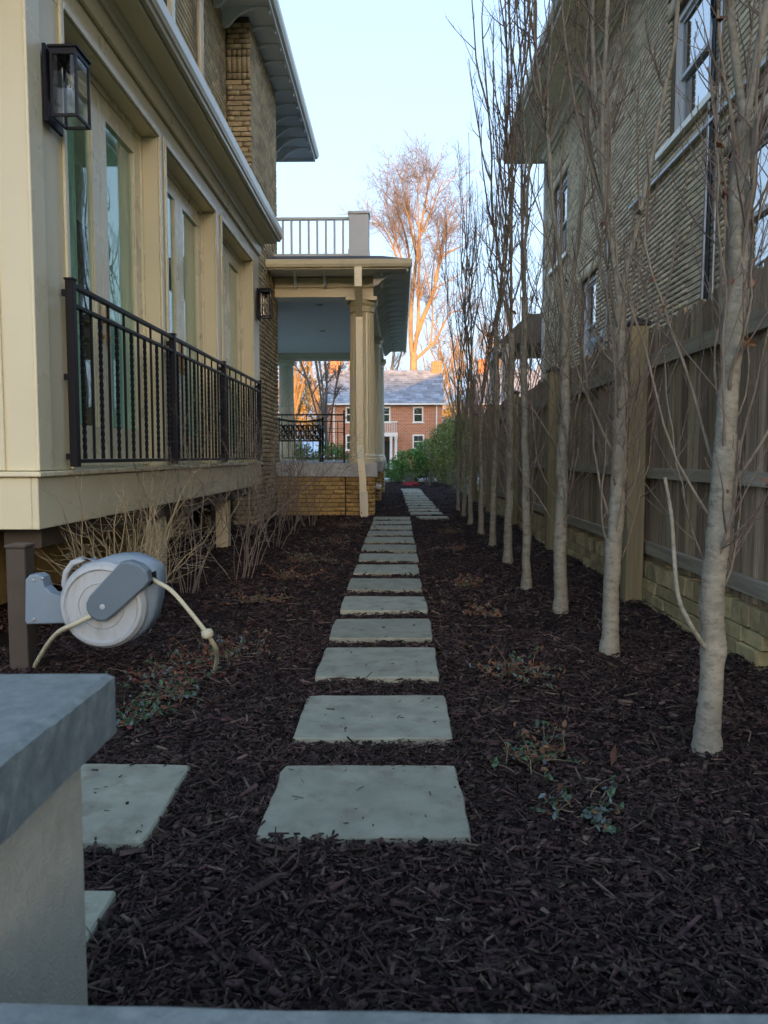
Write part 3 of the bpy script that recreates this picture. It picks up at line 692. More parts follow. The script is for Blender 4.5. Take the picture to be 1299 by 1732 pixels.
tm2 = MB(); prof = rafter_tail(PX+.21, .08, 3.974, .17, 0); tm2.prism(prof, 'y', -.022, .022)
tme2 = bpy.data.meshes.new('rafter_tail'); tme2.from_pydata(tm2.v, [], tm2.f); tme2.update(); tme2.materials.append(M['soffit_paint'])
y = 12.75
while y < 22.1:
    put('rafter_tail', tme2, None, porch, loc=(0, y, 0)); y += .55
tm3 = MB(); prof = rafter_tail(-13.0, -12.38, 3.974, .16, 0); tm3.prism([(-a_, b_) for a_, b_ in prof], 'x', -.022, .022)
tme3 = bpy.data.meshes.new('rafter_tail'); tme3.from_pydata(tm3.v, [], tm3.f); tme3.update(); tme3.materials.append(M['soffit_paint'])
for xx in (-2.2, -1.72, -1.24, -.30): put('rafter_tail', tme3, None, porch, loc=(xx, 0, 0))
# downspout in front of the first column
def rect_pipe(mb, pts, wx, wy):
    for (p, q) in zip(pts, pts[1:]):
        mb.hexa([(p[0]-wx,p[1]-wy,p[2]),(p[0]+wx,p[1]-wy,p[2]),(p[0]+wx,p[1]+wy,p[2]),(p[0]-wx,p[1]+wy,p[2]),(q[0]-wx,q[1]-wy,q[2]),(q[0]+wx,q[1]-wy,q[2]),(q[0]+wx,q[1]+wy,q[2]),(q[0]-wx,q[1]+wy,q[2])])
ds = MB(); rect_pipe(ds, [(-.60,12.79,.30),(-.615,12.80,.62),(-.645,12.82,.95),(-.66,12.915,1.18),(-.675,12.93,3.30),(-.66,12.60,3.50),(-.655,12.29,3.66),(-.655,12.28,3.96)], .058, .04)
dso = build('downspout', ds, 'trim_paint', porch)
ds = MB(); rect_pipe(ds, [(-.585,12.76,-.01),(-.60,12.79,.42)], .068, .05); build('drain_sleeve', ds, 'gutter_paint', dso)
build('drain_pipe', MB().tube([(-.44,14.2,.45),(-.34,14.2,.43)], .05, 12), 'white_paint', porch)
# roof deck railing
dp = MB(); dp.box(-.845, -.515, 12.96, 13.29, 4.30, 4.98, .006); dp.box(-.855, -.505, 12.95, 13.30, 4.29, 4.42, .006); dp.box(-.86, -.50, 12.945, 13.305, 4.985, 5.03, .006)
build('deck_post', dp, 'grey_paint', porch)
build('deck_post', MB().box(-.80, -.50, 20.9, 21.2, 4.25, 4.98, .006), 'grey_paint', porch)
build('deck_rail', MB().box(-2.09, -.846, 13.09, 13.15, 4.93, 4.975, .006), 'grey_paint', porch)
build('deck_rail', MB().box(-2.09, -.856, 13.10, 13.14, 4.34, 4.38), 'grey_paint', porch)
for i in range(8):
    xx = -.95 - i*.144; build('deck_baluster', MB().box(xx-.017, xx+.017, 13.103, 13.137, 4.381, 4.929), 'grey_paint', porch)
build('deck_rail', MB().box(-.70, -.64, 13.302, 20.9, 4.93, 4.975, .006), 'grey_paint', porch)
build('deck_rail', MB().box(-.69, -.65, 13.302, 20.9, 4.34, 4.38), 'grey_paint', porch)
for i in range(50):
    yy = 13.45 + i*.148; build('deck_baluster', MB().box(-.687, -.653, yy-.017, yy+.017, 4.381, 4.929), 'grey_paint', porch)

# porch railing
pr = thing('porch_railing', 'thin black iron railing on the porch ledge beside the fluted column', 'railing', (-1.5, 13.05, .9))
yr = 13.06
build('rail', MB().box(-2.085, -.955, yr-.012, yr+.012, 1.69, 1.715), 'black_metal', pr)
build('rail', MB().box(-1.98, -.955, yr-.009, yr+.009, .965, .982), 'black_metal', pr)
build('rail', MB().box(-1.78, -.955, yr-.006, yr+.006, 1.582, 1.596), 'black_metal', pr)
for k, zz in enumerate((1.46, 1.40)): build('rail', MB().box(-1.22, -.955, yr-.005, yr+.005, zz, zz+.011), 'black_metal', pr)
pm = MB(); pm.box(-.955, -.925, yr-.015, yr+.015, .889, 1.735); pm.lathe([(.008,0),(.018,.012),(.02,.022),(.012,.036),(.003,.042)], (-.94, yr, 1.735), 10); build('post', pm, 'black_metal', pr)
build('scroll', MB().tube([(-.925+.025+.022*math.cos(a)*(1-a/14), yr, 1.66+.03*math.sin(a)*(1-a/14)) for a in np.linspace(3.1, 11, 24)], .005, 6), 'black_metal', pr)
for i in range(10):
    xx = -1.05 - i*.105; top = 1.69 if i % 2 else 1.595
    build('baluster', MB().box(xx-.006, xx+.006, yr-.006, yr+.006, .982, top), 'black_metal', pr)

# ornate bench on the porch floor
be = thing('garden_bench', 'black openwork cast metal bench on the porch behind the iron railing', 'bench', (-2.1, 16.3, .89))
bx0, bx1, by = -2.55, -1.62, 16.2
for xx in (bx0, bx1):
    for yy in (by, by-.48):
        build('leg', MB().tube([(xx,yy,.889),(xx,yy-.01,1.10),(xx,yy,1.33)], [.025,.018,.025], 8), 'black_metal', be)
    build('armrest', MB().tube([(xx,by+.02,1.62),(xx,by-.25,1.62),(xx,by-.50,1.56),(xx,by-.48,1.34)], .02, 8), 'black_metal', be)
for k in range(7):
    yy = by - .46 + k*.075; build('seat_slat', MB().box(bx0-.02, bx1+.02, yy-.025, yy+.025, 1.31, 1.335), 'black_metal', be)
n = 16
build('back_top_rail', MB().tube([(bx0+(bx1-bx0)*i/n, by+.05, 1.78-.05*math.sin(math.pi*i/n)) for i in range(n+1)], .022, 8), 'black_metal', be)
for xx in (bx0, bx1): build('back_post', MB().tube([(xx,by,1.3),(xx,by+.05,1.82)], .024, 8), 'black_metal', be)
sc_ = MB()
for i in range(9):
    for j in range(3):
        cx_ = bx0+.06+i*(bx1-bx0-.12)/8 + (.03 if j % 2 else -.02); cz = 1.40+j*.105
        sc_.tube([(cx_+.06*math.cos(a)*(1-a/16), by+.02+.03*(cz-1.3), cz+.06*math.sin(a)*(1-a/16)) for a in np.linspace(0, 11, 18)], .013, 5)
build('back_scrollwork', sc_, 'black_metal', be)

# ------------------------------------------------------------------ neighbouring house on the right
NX = 3.20
nb = thing('brick_house', 'buff brick two-storey house beyond the wooden fence', 'house', (5, 10, 0))
w_up = (8.35, 9.55, 4.71, 6.16); w_lo = (6.3, 7.85, 2.55, 3.95); w_fu = (15.2, 16.5, 4.9, 6.5); w_fl = (12.85, 13.95, 2.45, 4.05)
ops = [w_up, w_lo, w_fu, w_fl]
mb = MB(); core_with_openings(mb, 'x', NX+.022, .35, (1.0, 17.328), (-.02, 7.6), ops); mb.box(NX+.7, 11, 1.0, 17.336, -.02, 7.6); mb.box(NX+.365, NX+.7, 17.0, 17.336, -.02, 7.6)
nw = build('wall', mb, 'dark_mortar', nb)
def vis_right(p):
    px = 676 + 1300*p[0]/p[1]; py = 772 - 1300*(p[2]-1)/p[1]
    return p[1] if (px < 1305 and py > -10 and p[2] > 2.3) else None
sold = [(o[0]-.12, o[1]+.12, o[3]+.002, o[3]+.21) for o in ops]
brickwork(nw, (NX,0,0), (0,1,0), (-1,0,0), (5.5, 17.35), (1.15, 7.5), ops + [(s[0], s[1], s[2], s[3]) for s in sold], 'buff_brick', course=.0665, L=.212, joint=.015, vjoint=.004, depth=.03, single=vis_right, limit=300, soldiers=sold)
for (a, b, z0, z1) in ops:
    # brick reveals are part of the opening: frame set back, sill, sashes, panes
    f = MB(); X0 = NX+.07; fw_ = .075
    f.box(X0, X0+.12, a, a+fw_, z0, z1, .004); f.box(X0, X0+.12, b-fw_, b, z0, z1, .004); f.box(X0+.001, X0+.119, a+fw_, b-fw_, z1-fw_, z1); f.box(X0+.001, X0+.119, a+fw_, b-fw_, z0, z0+.05)
    wd = build('window', f, 'white_paint', nb)
    m_ = MB(); zm = (z0+z1)/2
    for (q0, q1, xx) in ((z0+.05, zm+.02, X0+.07), (zm-.02, z1-fw_, X0+.035)):
        m_.box(xx, xx+.034, a+fw_, a+fw_+.045, q0, q1); m_.box(xx, xx+.034, b-fw_-.045, b-fw_, q0, q1); m_.box(xx+.001, xx+.033, a+fw_+.045, b-fw_-.045, q1-.045, q1); m_.box(xx+.001, xx+.033, a+fw_+.045, b-fw_-.045, q0, q0+.045)
    build('sash', m_, 'grey_paint', wd)
    build('pane', MB().box(X0+.085, X0+.089, a+fw_+.04, b-fw_-.04, z0+.09, zm-.02), 'window_glass', wd)
    build('pane', MB().box(X0+.05, X0+.054, a+fw_+.04, b-fw_-.04, zm+.02, z1-fw_-.04), 'window_glass', wd)
    build('sill', MB().box(NX-.06, NX+.069, a-.28, b+.28, z0-.085, z0-.002, .006), 'trim_paint', wd)
    bl = MB(); bl.box(NX+.36, NX+.364, a-.1, b+.1, z0-.1, z1+.1); build('unlit_room_sheet', bl, 'dark_room', wd)  # near-black colour stands in for the shade of the room behind
build('drip_flashing', MB().box(NX-.05, NX-.004, 5.6, 10.95, 4.395, 4.43), 'grey_paint', nb)
build('frieze_board', MB().box(NX-.03, NX+.013, 1.0, 17.40, 7.36, 7.62), 'trim_paint', nb)
cv = MB(); cv.prism([(NX-.031,7.62),(NX-.031,7.50),(NX-.06,7.50),(NX-.10,7.56),(NX-.17,7.60),(NX-.19,7.62)], 'y', 1.0, 17.5); build('cornice', cv, 'trim_paint', nb)
build('soffit', MB().box(2.40, 4, .6, 17.95, 7.623, 7.66), 'trim_paint', nb)
build('fascia', MB().box(2.37, 2.398, .6, 17.97, 7.60, 7.78), 'gutter_paint', nb)
build('fascia', MB().box(2.399, 5, 17.952, 17.98, 7.60, 7.78), 'gutter_paint', nb)
g = MB(); g.prism([(2.368,7.80),(2.368,7.68),(2.32,7.68),(2.28,7.73),(2.27,7.80)], 'y', .6, 17.99); build('gutter', g, 'gutter_paint', nb)
rf = MB(); rf.hexa([(2.30,.6,7.805),(11,.6,7.805),(11,17.99,7.805),(2.30,17.99,7.805),(2.30,.6,7.84),(11,.6,11.5),(11,17.99,11.5),(2.30,17.99,7.84)]); build('roof', rf, 'roofing', nb)
build('downspout', MB().box(NX-.07, NX-.004, 17.22, 17.31, 1.0, 7.36), 'grey_paint', nb)
# conduits and cables on the wall
build('conduit', MB().tube([(NX-.03,8.22,6.2),(NX-.03,8.22,4.5),(NX-.03,8.30,1.6)], .022, 8), 'conduit', nb)
build('conduit', MB().tube([(NX-.03,7.98,5.6),(NX-.03,7.97,4.45),(NX-.03,7.98,4.4),(NX-.03,8.02,1.6)], .016, 8), 'conduit', nb)
for k, yy in enumerate((8.17, 8.13, 8.10)):
    build('cable', MB().tube([(NX-.03,yy-.02,5.65),(NX-.04,yy,5.2),(NX-.03,yy+.02,4.4),(NX-.03,yy+.03,3.0),(NX-.03,yy+.05,1.6)], .009, 6), 'black_metal', nb)
build('cable_coil', MB().tube([(NX-.05+.015*math.sin(a*3.3), 8.12+.055*math.cos(a), 5.55+.15*math.sin(a)) for a in np.linspace(0, 25, 90)], .009, 6), 'black_metal', nb)
build('conduit', MB().tube([(NX-.03,12.05,4.5),(NX-.03,12.05,2.9)], .018, 8), 'conduit', nb)
# floodlight
fl = MB(); fl.box(NX-.10, NX-.002, 11.98, 12.12, 2.75, 2.95, .01); flo = build('junction_box', fl, 'conduit', nb)
fl = MB(); fl.lathe([(.03,0),(.05,.03),(.09,.16),(.10,.17)], (0,0,0), 16)
me = bpy.data.meshes.new('floodlight'); me.from_pydata(fl.v, [], fl.f); me.update()
o = put('floodlight', me, 'reel_blue', flo, loc=(NX-.1,12.05,2.83)); o.rotation_euler = (R(200), R(50), 0)
# front porch of that house
np_ = thing('porch', 'shingled porch roof and pale posts at the front of the buff brick house', 'porch', (2.7, 18.4, 0))
rf = MB(); rf.hexa([(2.2,17.6,3.55),(6,17.6,3.55),(6,20.4,3.55),(2.2,20.4,3.55),(2.9,17.6,4.2),(6,17.6,4.2),(6,19.6,4.2),(2.9,19.6,4.2)]); build('roof', rf, 'shingle', np_)
build('fascia', MB().box(2.25, 2.30, 17.65, 20.3, 3.36, 3.548), 'white_paint', np_)
for (xx, yy) in ((2.42, 17.75), (2.42, 20.1)): build('post', MB().box(xx-.09, xx+.09, yy-.09, yy+.09, .0, 3.547), 'white_paint', np_)

# ------------------------------------------------------------------ fence and its brick wall
FX = 1.76
fence = thing('fence', 'weathered grey brown board fence with square posts standing on a low brick wall', 'fence', (FX, 9, 0))
fposts = [2.5, 5.38, 8.24, 11.1, 13.96, 16.8]
for yy in fposts[1:]:
    pm = MB(); pm.box(1.567, 1.69, yy-.0615, yy+.0615, -.03, 1.90, .006); p_ = build('post', pm, 'post_wood', fence)
    c_ = MB(); c_.box(1.555, 1.702, yy-.0735, yy+.0735, 1.885, 1.915, .006)
    c_.add([(1.56,yy-.069,1.914),(1.697,yy-.069,1.914),(1.697,yy+.069,1.914),(1.56,yy+.069,1.914),(1.6285,yy,1.95)], [(0,1,4),(1,2,4),(2,3,4),(3,0,4)])
    build('post_cap', c_, 'black_metal', p_)
for a, b in zip(fposts, fposts[1:]):
    for k, (z0, z1) in enumerate(((1.60, 1.69), (.855, .925), (.325, .405))):
        d = rng.uniform(-.006, .006)
        build('rail', MB().hexa([(1.705,a+.01,z0+d),(1.744,a+.01,z0+d),(1.744,b-.01,z0-d),(1.705,b-.01,z0-d),(1.705,a+.01,z1+d),(1.744,a+.01,z1+d),(1.744,b-.01,z1-d),(1.705,b-.01,z1-d)]), 'rail_wood', fence)
y = 2.6
while y < 16.8:
    wd_ = rng.uniform(.098, .142); top = 1.90 + rng.uniform(-.02, .035) + .02*math.sin(y*2.1); bot = .275 + rng.uniform(-.012, .012); dx = rng.uniform(-.003, .004); ln = rng.uniform(-.006, .006)
    x0 = FX - .013 + dx; x1 = FX + .006 + dx; c_ = .02; g_ = .003
    prof = [(y+g_,bot),(y+wd_-g_,bot),(y+wd_-g_+ln,top-c_),(y+wd_-g_-c_+ln,top),(y+g_+c_+ln,top+rng.uniform(-.006,.006)),(y+g_+ln,top-c_)]
    build('board', MB().prism(prof, 'x', x0, x1), 'fence_wood', fence)
    y += wd_
bwall = thing('brick_wall', 'low mossy tan brick wall under the wooden fence', 'wall', (1.85, 9, 0))
build('mortar_core', MB().box(1.748, 2.0, 2.4, 17, -.05, .262), 'mortar', bwall)
FAR = MB()
def wall_bricks(z0, z1, x, L, jz):
    y = 2.45 + rng.uniform(0, .1); n = 0
    while y < 17:
        if y > 3.4:
            m_ = MB(); j = lambda s=.004: rng.uniform(-s, s)
            a, b = y+.005, y+L-.005
            dx = x + j(.006)
            m_.hexa([(dx+j(),a+j(),z0+j()),(1.85,a+j(),z0),(1.85,b,z0),(dx+j(),b+j(),z0+j()),(dx+j(.006),a+j(),z1+j(jz)),(1.85,a+j(),z1+j()),(1.85,b,z1+j()),(dx+j(.006),b+j(),z1+j(jz))])
            if y < 11.5: build('brick', m_, 'wall_brick', bwall)
            else: FAR.add(m_.v, m_.f)
        y += L; n += 1
wall_bricks(.165, .27, 1.705, .105, .008)
wall_bricks(.085, .156, 1.70, .215, .003)
wall_bricks(.012, .076, 1.685, .215, .003)
wall_bricks(-.06, .004, 1.665, .215, .003)
stuff(build('bricks', FAR, 'wall_brick', bwall))

# ------------------------------------------------------------------ foreground wall and pillar
pil = thing('stone_pillar', 'cream stuccoed garden pillar with a grey stone cap', 'pillar', (-.75, .9, 0))
build('shaft', MB().box(-.98, -.436, .72, 1.02, -.03, .609, .004), 'stucco', pil)
def rough_slab(name, x0, x1, y0, y1, z0, z1, mat, parent, n=18, amp=.004):
    mb = MB(); P = []
    for (a, b, axis) in (((x0,y0),(x1,y0),0), ((x1,y0),(x1,y1),1), ((x1,y1),(x0,y1),0), ((x0,y1),(x0,y0),1)):
        for k in range(n):
            t = k/n; P.append((a[0]+(b[0]-a[0])*t, a[1]+(b[1]-a[1])*t))
    P = np.array(P); c = np.array([(x0+x1)/2, (y0+y1)/2]); m = len(P); rings = []
    for (zz, s_) in ((z0, 1.0), ((z0+z1)/2-.01, 1.0), ((z0+z1)/2+.015, 1.0), (z1-.006, 1.0), (z1, .0)):
        q = P.copy()
        if s_ == 0: q = c + (P-c)*(1-.01/np.maximum(np.abs(P-c).max(1), .05))[:,None]
        else: q = q + rng.normal(0, amp, q.shape)
        rings.append([(p[0], p[1], zz + rng.normal(0, amp*.25)) for p in q])
    vs = sum(rings, []); R_ = len(rings)
    fs = [(r*m+i, r*m+(i+1) % m, (r+1)*m+(i+1) % m, (r+1)*m+i) for r in range(R_-1) for i in range(m)] + [tuple(range((R_-1)*m, R_*m)), tuple(range(m-1, -1, -1))]
    return build(name, mb.add(vs, fs), mat, parent)
rough_slab('cap', -1.05, -.399, .68, 1.052, .612, .697, 'cap_stone', pil, amp=.0007)
lw = thing('garden_wall', 'low garden wall with a flat blue grey stone coping in front of the mulch', 'wall', (0, .5, 0))
build('body', MB().box(-1.6, 1.6, .36, .64, -.03, .445), 'stucco', lw)
rough_slab('coping', -1.65, 1.65, .33, .668, .447, .50, 'cap_stone', lw, n=60, amp=.0012)

# ------------------------------------------------------------------ hose reel on its post
tag(build('wooden_post', MB().box(-1.825, -1.735, 3.50, 3.595, -.03, .575, .004).box(-1.83, -1.73, 3.494, 3.60, .576, .592, .004), 'post_brown'), 'short brown square post carrying the hose reel at the sunroom corner', 'post')
reel = thing('hose_reel', 'grey and blue retractable hose reel with pale hose mounted on a brown post', 'hose reel', (-1.4, 3.4, .15))
def P2(u, v, y=3.35): return ((u-676)*y/1300, 1-(v-772)*y/1300)
hp = [P2(*q) for q in ((158,949),(172,944),(190,940.5),(215,940),(234,946),(250,954),(260,963),(263,975),(263,995),(260,1020),(253,1048),(238,1072),(216,1090),(188,1098),(160,1096),(132,1086),(110,1062),(100,1032),(101,1000),(112,973),(134,956))]
def bevelled_extrude(prof, y0, y1, b):
    pr_ = np.array(prof); c = pr_.mean(0); n = len(pr_); rings = []
    for (yy, s_) in ((y0, b), (y0+b*.4, b*.35), (y0+b, 0), (y1-b, 0), (y1-b*.4, b*.35), (y1, b)):
        d = pr_ - c; L_ = np.linalg.norm(d, axis=1, keepdims=True)
        q = c + d*(1 - s_/L_); rings.append([(p[0], yy, p[1]) for p in q])
    vs = sum(rings, []); R_ = len(rings)
    fs = [(r*n+i, r*n+(i+1) % n, (r+1)*n+(i+1) % n, (r+1)*n+i) for r in range(R_-1) for i in range(n)] + [tuple(range(n-1, -1, -1)), tuple(range((R_-1)*n, R_*n))]
    return MB().add(vs, fs)
hs_ = build('housing', bevelled_extrude(hp, 3.335, 3.47, .022), 'reel_blue', reel, smooth=True)
DC = P2(167, 1027, 3.31)
build('disc', MB().lathe([(.0,.0),(.05,.002),(.05,-.012),(.058,-.012),(.058,.004),(.098,.005),(.100,.0005),(.103,.005),(.155,.006),(.162,-.004),(.176,.0),(.190,.022),(.192,.05),(.185,.07)], (DC[0], 3.275, DC[1]), 56, 'y'), 'reel_light', reel)
ap = [P2(*q, 3.27) for q in ((146,1046),(140,1034),(140,1022),(146,1010),(202,951),(216,949),(236,956),(247,966),(250,984),(244,993),(184,1046),(172,1054),(158,1054))]
build('arm_cover', bevelled_extrude(ap, 3.235, 3.30, .012), 'reel_arm', reel, smooth=False)
cc = P2(163, 1031, 3.23); build('hub_screw', MB().lathe([(.012,.004),(.012,-.003),(.004,-.005)], (cc[0], 3.236, cc[1]), 14, 'y'), 'reel_light', reel)
sp = P2(258, 972, 3.33)
# hose outlet in the nose of the housing
no = [P2(*q, 3.34) for q in ((246,972),(259,967),(260,984),(247,994))]
oz = MB(); oz.prism(no, 'y', 3.329, 3.336); build('outlet', oz, 'black_metal', hs_)
hn = [(*P2(u, v, 3.38),) for (u, v) in ((100,1008),(95,992),(99,972),(111,956),(128,949),(150,950))]
build('handle', MB().tube([(p[0], 3.40, p[1]) for p in hn], .014, 8), 'reel_light', reel, smooth=True)
bk = [P2(*q, 3.45) for q in ((36,982),(44,974),(58,973),(66,978),(70,995),(80,1006),(97,1010),(104,1012),(104,1058),(36,1060),(33,1055))]
build('bracket', bevelled_extrude(bk, 3.42, 3.50, .008), 'reel_blue', reel)
bo = MB()
for q in ((44,1054),(47,984),(63,981),(46,1052)): c_ = P2(*q, 3.43); bo.lathe([(.007,.002),(.007,-.004),(.003,-.005)], (c_[0], 3.42, c_[1]), 10, 'y')
build('bolts', bo, 'conduit', reel)
def spline(pts, n=24):
    p = np.array(pts, float); p = np.vstack([2*p[0]-p[1], p, 2*p[-1]-p[-2]]); out = []
    for i in range(1, len(p)-2):
        for t in np.linspace(0, 1, n, endpoint=(i == len(p)-3)):
            out.append(.5*((2*p[i]) + (-p[i-1]+p[i+1])*t + (2*p[i-1]-5*p[i]+4*p[i+1]-p[i+2])*t*t + (-p[i-1]+3*p[i]-3*p[i+1]+p[i+2])*t**3))
    return np.array(out)
def W3(u, v, y): x, z = P2(u, v, y); return (x, y, z)
build('hose', MB().tube(spline([W3(251,981,3.36), W3(258,986,3.29), W3(285,1003,3.25), W3(315,1038,3.22), W3(344,1076,3.22), W3(358,1100,3.26), W3(361,1118,3.36), W3(357,1140,3.46)]), .0095, 10), 'hose', reel, smooth=True)
bs = W3(345, 1077, 3.22)
build('hose_stop', MB().lathe([(.008,-.02),(.020,-.018),(.026,-.006),(.026,.008),(.018,.02),(.008,.021)], bs, 16), 'hose', reel, smooth=True)
build('hose_tail', MB().tube(spline([W3(150,1044,3.262), W3(135,1051,3.24), W3(115,1061,3.24), W3(88,1074,3.28), W3(68,1095,3.36), (-1.70,3.50,.03), (-1.73,3.56,-.01)]), .0105, 10), 'hose', reel, smooth=True)

# ------------------------------------------------------------------ bare trees
def unit(v): return v/np.maximum(np.linalg.norm(v), 1e-9)
def grow(r, p, d, length, n, up=.0, wob=.1):
    pts = [np.array(p, float)]; d = unit(np.array(d, float)); s = length/n
    for i in range(n):
        d = unit(d + np.array([0,0,up]) + r.normal(0, wob, 3)); pts.append(pts[-1] + d*s)
    return np.array(pts)
def twigs(r, pts, rads, count, L0, L1, lines, k=4, levels=1, up=.12, spread=.7, t0=.15):
    n = len(pts)
    for _ in range(count):
        t = r.uniform(t0, .97)*(n-1); i = int(t); f = t-i
        p = pts[i]*(1-f) + pts[min(i+1,n-1)]*f; rr = (rads[i]*(1-f) + rads[min(i+1,n-1)]*f)
        tan = unit(pts[min(i+1,n-1)] - pts[max(i-1,0)])
        side = r.normal(0, 1, 3); side -= tan*np.dot(side, tan); side = unit(side)
        L = r.uniform(L0, L1)*(1 - .45*t/(n-1))
        q = grow(r, p, tan*(1-spread*.5) + side*spread, L, 5, up, .10)
        r0 = min(rr*.65, .006 if k > 3 else rr*.65); rd = np.linspace(r0, max(r0*.3, .0011), len(q))
        lines.append((q, rd, k))
        if levels > 1: twigs(r, q, rd, max(2, count//3), L0*.45, L1*.45, lines, 3, levels-1, up, spread, .2)
def leaf_mesh(r, pts, size, curl=.5):
    V = []; F = []
    for p in pts:
        a = r.normal(0, 1, 3); a = unit(a); b = unit(np.cross(a, r.normal(0, 1, 3))); c = np.cross(a, b); s = size*r.uniform(.6, 1.3); o = len(V)
        for (u, v_, w_) in ((-1,-.35,.2),(-.1,-.62,curl*.5),(.9,-.15,-.1),(-1,.35,.1),(-.1,.6,curl*.6),(.9,.15,0),(-.05,0,-curl*.3)):
            V.append(p + s*(u*a + v_*b + w_*c))
        F += [(o,o+1,o+6,o+3),(o+1,o+2,o+5,o+6),(o+3,o+6,o+4,o+3)][:2] + [(o+6,o+5,o+4,o+3)]
    return V, F
def leaves_obj(name, r, pts, size, mat, parent, curl=.5):
    V, F = leaf_mesh(r, pts, size, curl); return build(name, MB().add(V, F), mat, parent)

tree_y = [(1.042,2.563,.040),(1.058,3.84,.043),(1.042,4.957,.042),(.985,5.95,.034),(1.032,7.29,.042),(1.037,8.55,.036),(1.055,9.95,.038),(1.045,11.4,.036),(1.07,12.7,.036),(1.08,14.1,.034)]
tree_note = ['with pale trunk forking at head height and curled orange leaves', 'with a stout pale trunk in front of the first fence post', 'with a straight pale trunk', 'with a thin grey trunk', 'with a kinked pale trunk', 'with slim trunk', 'with slim dark trunk', 'with slim stems', 'with dense upright twigs', 'with slim stems at the hedge end']
for ti, (tx, ty, tr) in enumerate(tree_y):
    r = np.random.default_rng(100 + ti)
    t = thing('bare_tree', f'{ORD[ti]} bare upright tree along the fence counted from the low garden wall', 'tree', (tx, ty, 0), 'bare upright trees along the fence')
    H = r.uniform(5.2, 6.1) if ti else 5.4
    zf = [2.05, 1.75, 1.9, 2.2][ti] if ti < 4 else r.uniform(1.6, 2.4)
    nseg = 14; zz = np.concatenate([[-.06, .10], np.linspace(.2, zf, nseg-2)]); lx = np.cumsum(r.normal(0, .006, nseg)); ly = np.cumsum(r.normal(0, .006, nseg))
    tp = np.stack([tx + lx - lx[0], ty + ly - ly[0], zz], -1)
    rad = tr*(1 - .30*zz/zf); rad[0] *= 1.45; rad[1] *= 1.03
    rad = rad*(1 + r.normal(0, .018, nseg))
    v, f = tubes([(spline(tp, 8), np.interp(np.linspace(0, 1, len(spline(tp,8))), np.linspace(0, 1, nseg), rad), 14)])
    ring = np.arange(len(v)) // 14; ph = r.uniform(0, 6.28, 3)
    v = v + r.normal(0, .0012, v.shape)
    for _ in range(9):
        kz = r.uniform(.1, zf); ka = r.uniform(0, 6.28); kc = np.array([np.interp(kz, zz, tp[:,0]) + tr*.9*math.cos(ka), np.interp(kz, zz, tp[:,1]) + tr*.9*math.sin(ka), kz])
        d_ = np.linalg.norm((v - kc)*np.array([1,1,.8]), axis=1); out = v - np.stack([np.interp(v[:,2], zz, tp[:,0]), np.interp(v[:,2], zz, tp[:,1]), v[:,2]], -1)
        v = v + out*(np.exp(-(d_/.028)**2)*r.uniform(.12, .3))[:,None]
    trunk = build('trunk', MB().add(v, f), 'bark', t, smooth=True)
    near = ti < 3; BQ = []
    ks = 8 if near else 6
    def branch(p, d, L, r0, nseg_, up, wob, ntw, lv, mat, rend=.003):
        q = grow(r, p, d, L, nseg_, up, wob); rd = np.linspace(r0, rend, len(q))*(1+r.normal(0, .05, len(q))); lines = []
        twigs(r, q, rd, ntw, .12, .50, lines, 4, lv, .16, .6)
        v, f = tubes_fast([(q, rd, ks)]); b_ = build_fast('branch', v, f, mat, t)
        if lines:
            v, f = tubes_fast(lines); stuff(build_fast('twigs', v, f, 'twig_bark', b_))
        BQ.extend(list(q[3:]))
        return q
    # leaders above the fork
    nl = 2 if ti in (0, 3) else r.integers(2, 4)
    tips = []
    for k in range(nl):
        a = r.uniform(0, 6.28) if ti else (2.9 if k == 0 else -.2)
        L = (H - zf)*r.uniform(.88, 1.05); tilt = .16
        q = branch(tp[-1], (math.cos(a)*tilt, math.sin(a)*tilt, 1), L, rad[-1]*(.55 if nl == 2 else .46), 18, .14, .06, 15, 2, 'branch_bark' if ti > 3 else 'bark', .004)
        tips.append(q)
        for _ in range(4):
            i = r.integers(1, 12); a = r.uniform(0, 6.28)
            branch(q[i], (math.cos(a)*.4, math.sin(a)*.4, .9), r.uniform(.8, 1.9), .009, 10, .24, .06, 6, 2, 'branch_bark')
    # scaffold branches on the trunk
    nb_ = 22 if ti < 3 else 20
    for k in range(nb_):
        z = .42 + (zf-.45)*(k + r.uniform(-.3, .3))/nb_ if ti else .50 + (zf-.55)*(k + r.uniform(-.3, .3))/nb_
        i = np.argmin(abs(zz - z)); a = k*2.4 + r.uniform(-.4, .4); ow = r.uniform(.22, .60) if ti < 4 else r.uniform(.16, .42)
        p = tp[i].copy(); p[2] = z
        branch(p, (math.cos(a)*ow, math.sin(a)*ow, .62), r.uniform(.4, 1.7), tr*r.uniform(.07, .17), 12, r.uniform(.10, .28), .10, 7 if ti < 4 else 5, 2, 'branch_bark')
    if ti == 0:   # the cut silvery side shoot low on the trunk
        q = spline([(tx-.02,ty-.02,.36),(tx-.09,ty-.04,.46),(tx-.125,ty-.03,.56),(tx-.14,ty,.80),(tx-.165,ty,.93)], 8)
        v, f = tubes_fast([(q, np.linspace(.009, .006, len(q)), 8)]); build_fast('branch', v, f, 'bark', t)
    # a few dead leaves still hanging
    spots = []
    for _ in range([40, 20, 12, 8, 8, 5, 5, 3, 2, 2][ti]):
        p_ = BQ[r.integers(0, len(BQ))]
        if p_[2] < 2.8: spots.append(p_ + r.normal(0, .012, 3))
    if ti == 0: spots += [np.array([tx+.15+r.uniform(-.05,.05), ty-.1+r.uniform(-.05,.05), .86+r.uniform(-.05,.08)]) for _ in range(9)]
    for p in spots:
        leaves_obj('dead_leaf', r, [p], .019, 'dead_leaf', t, .9)

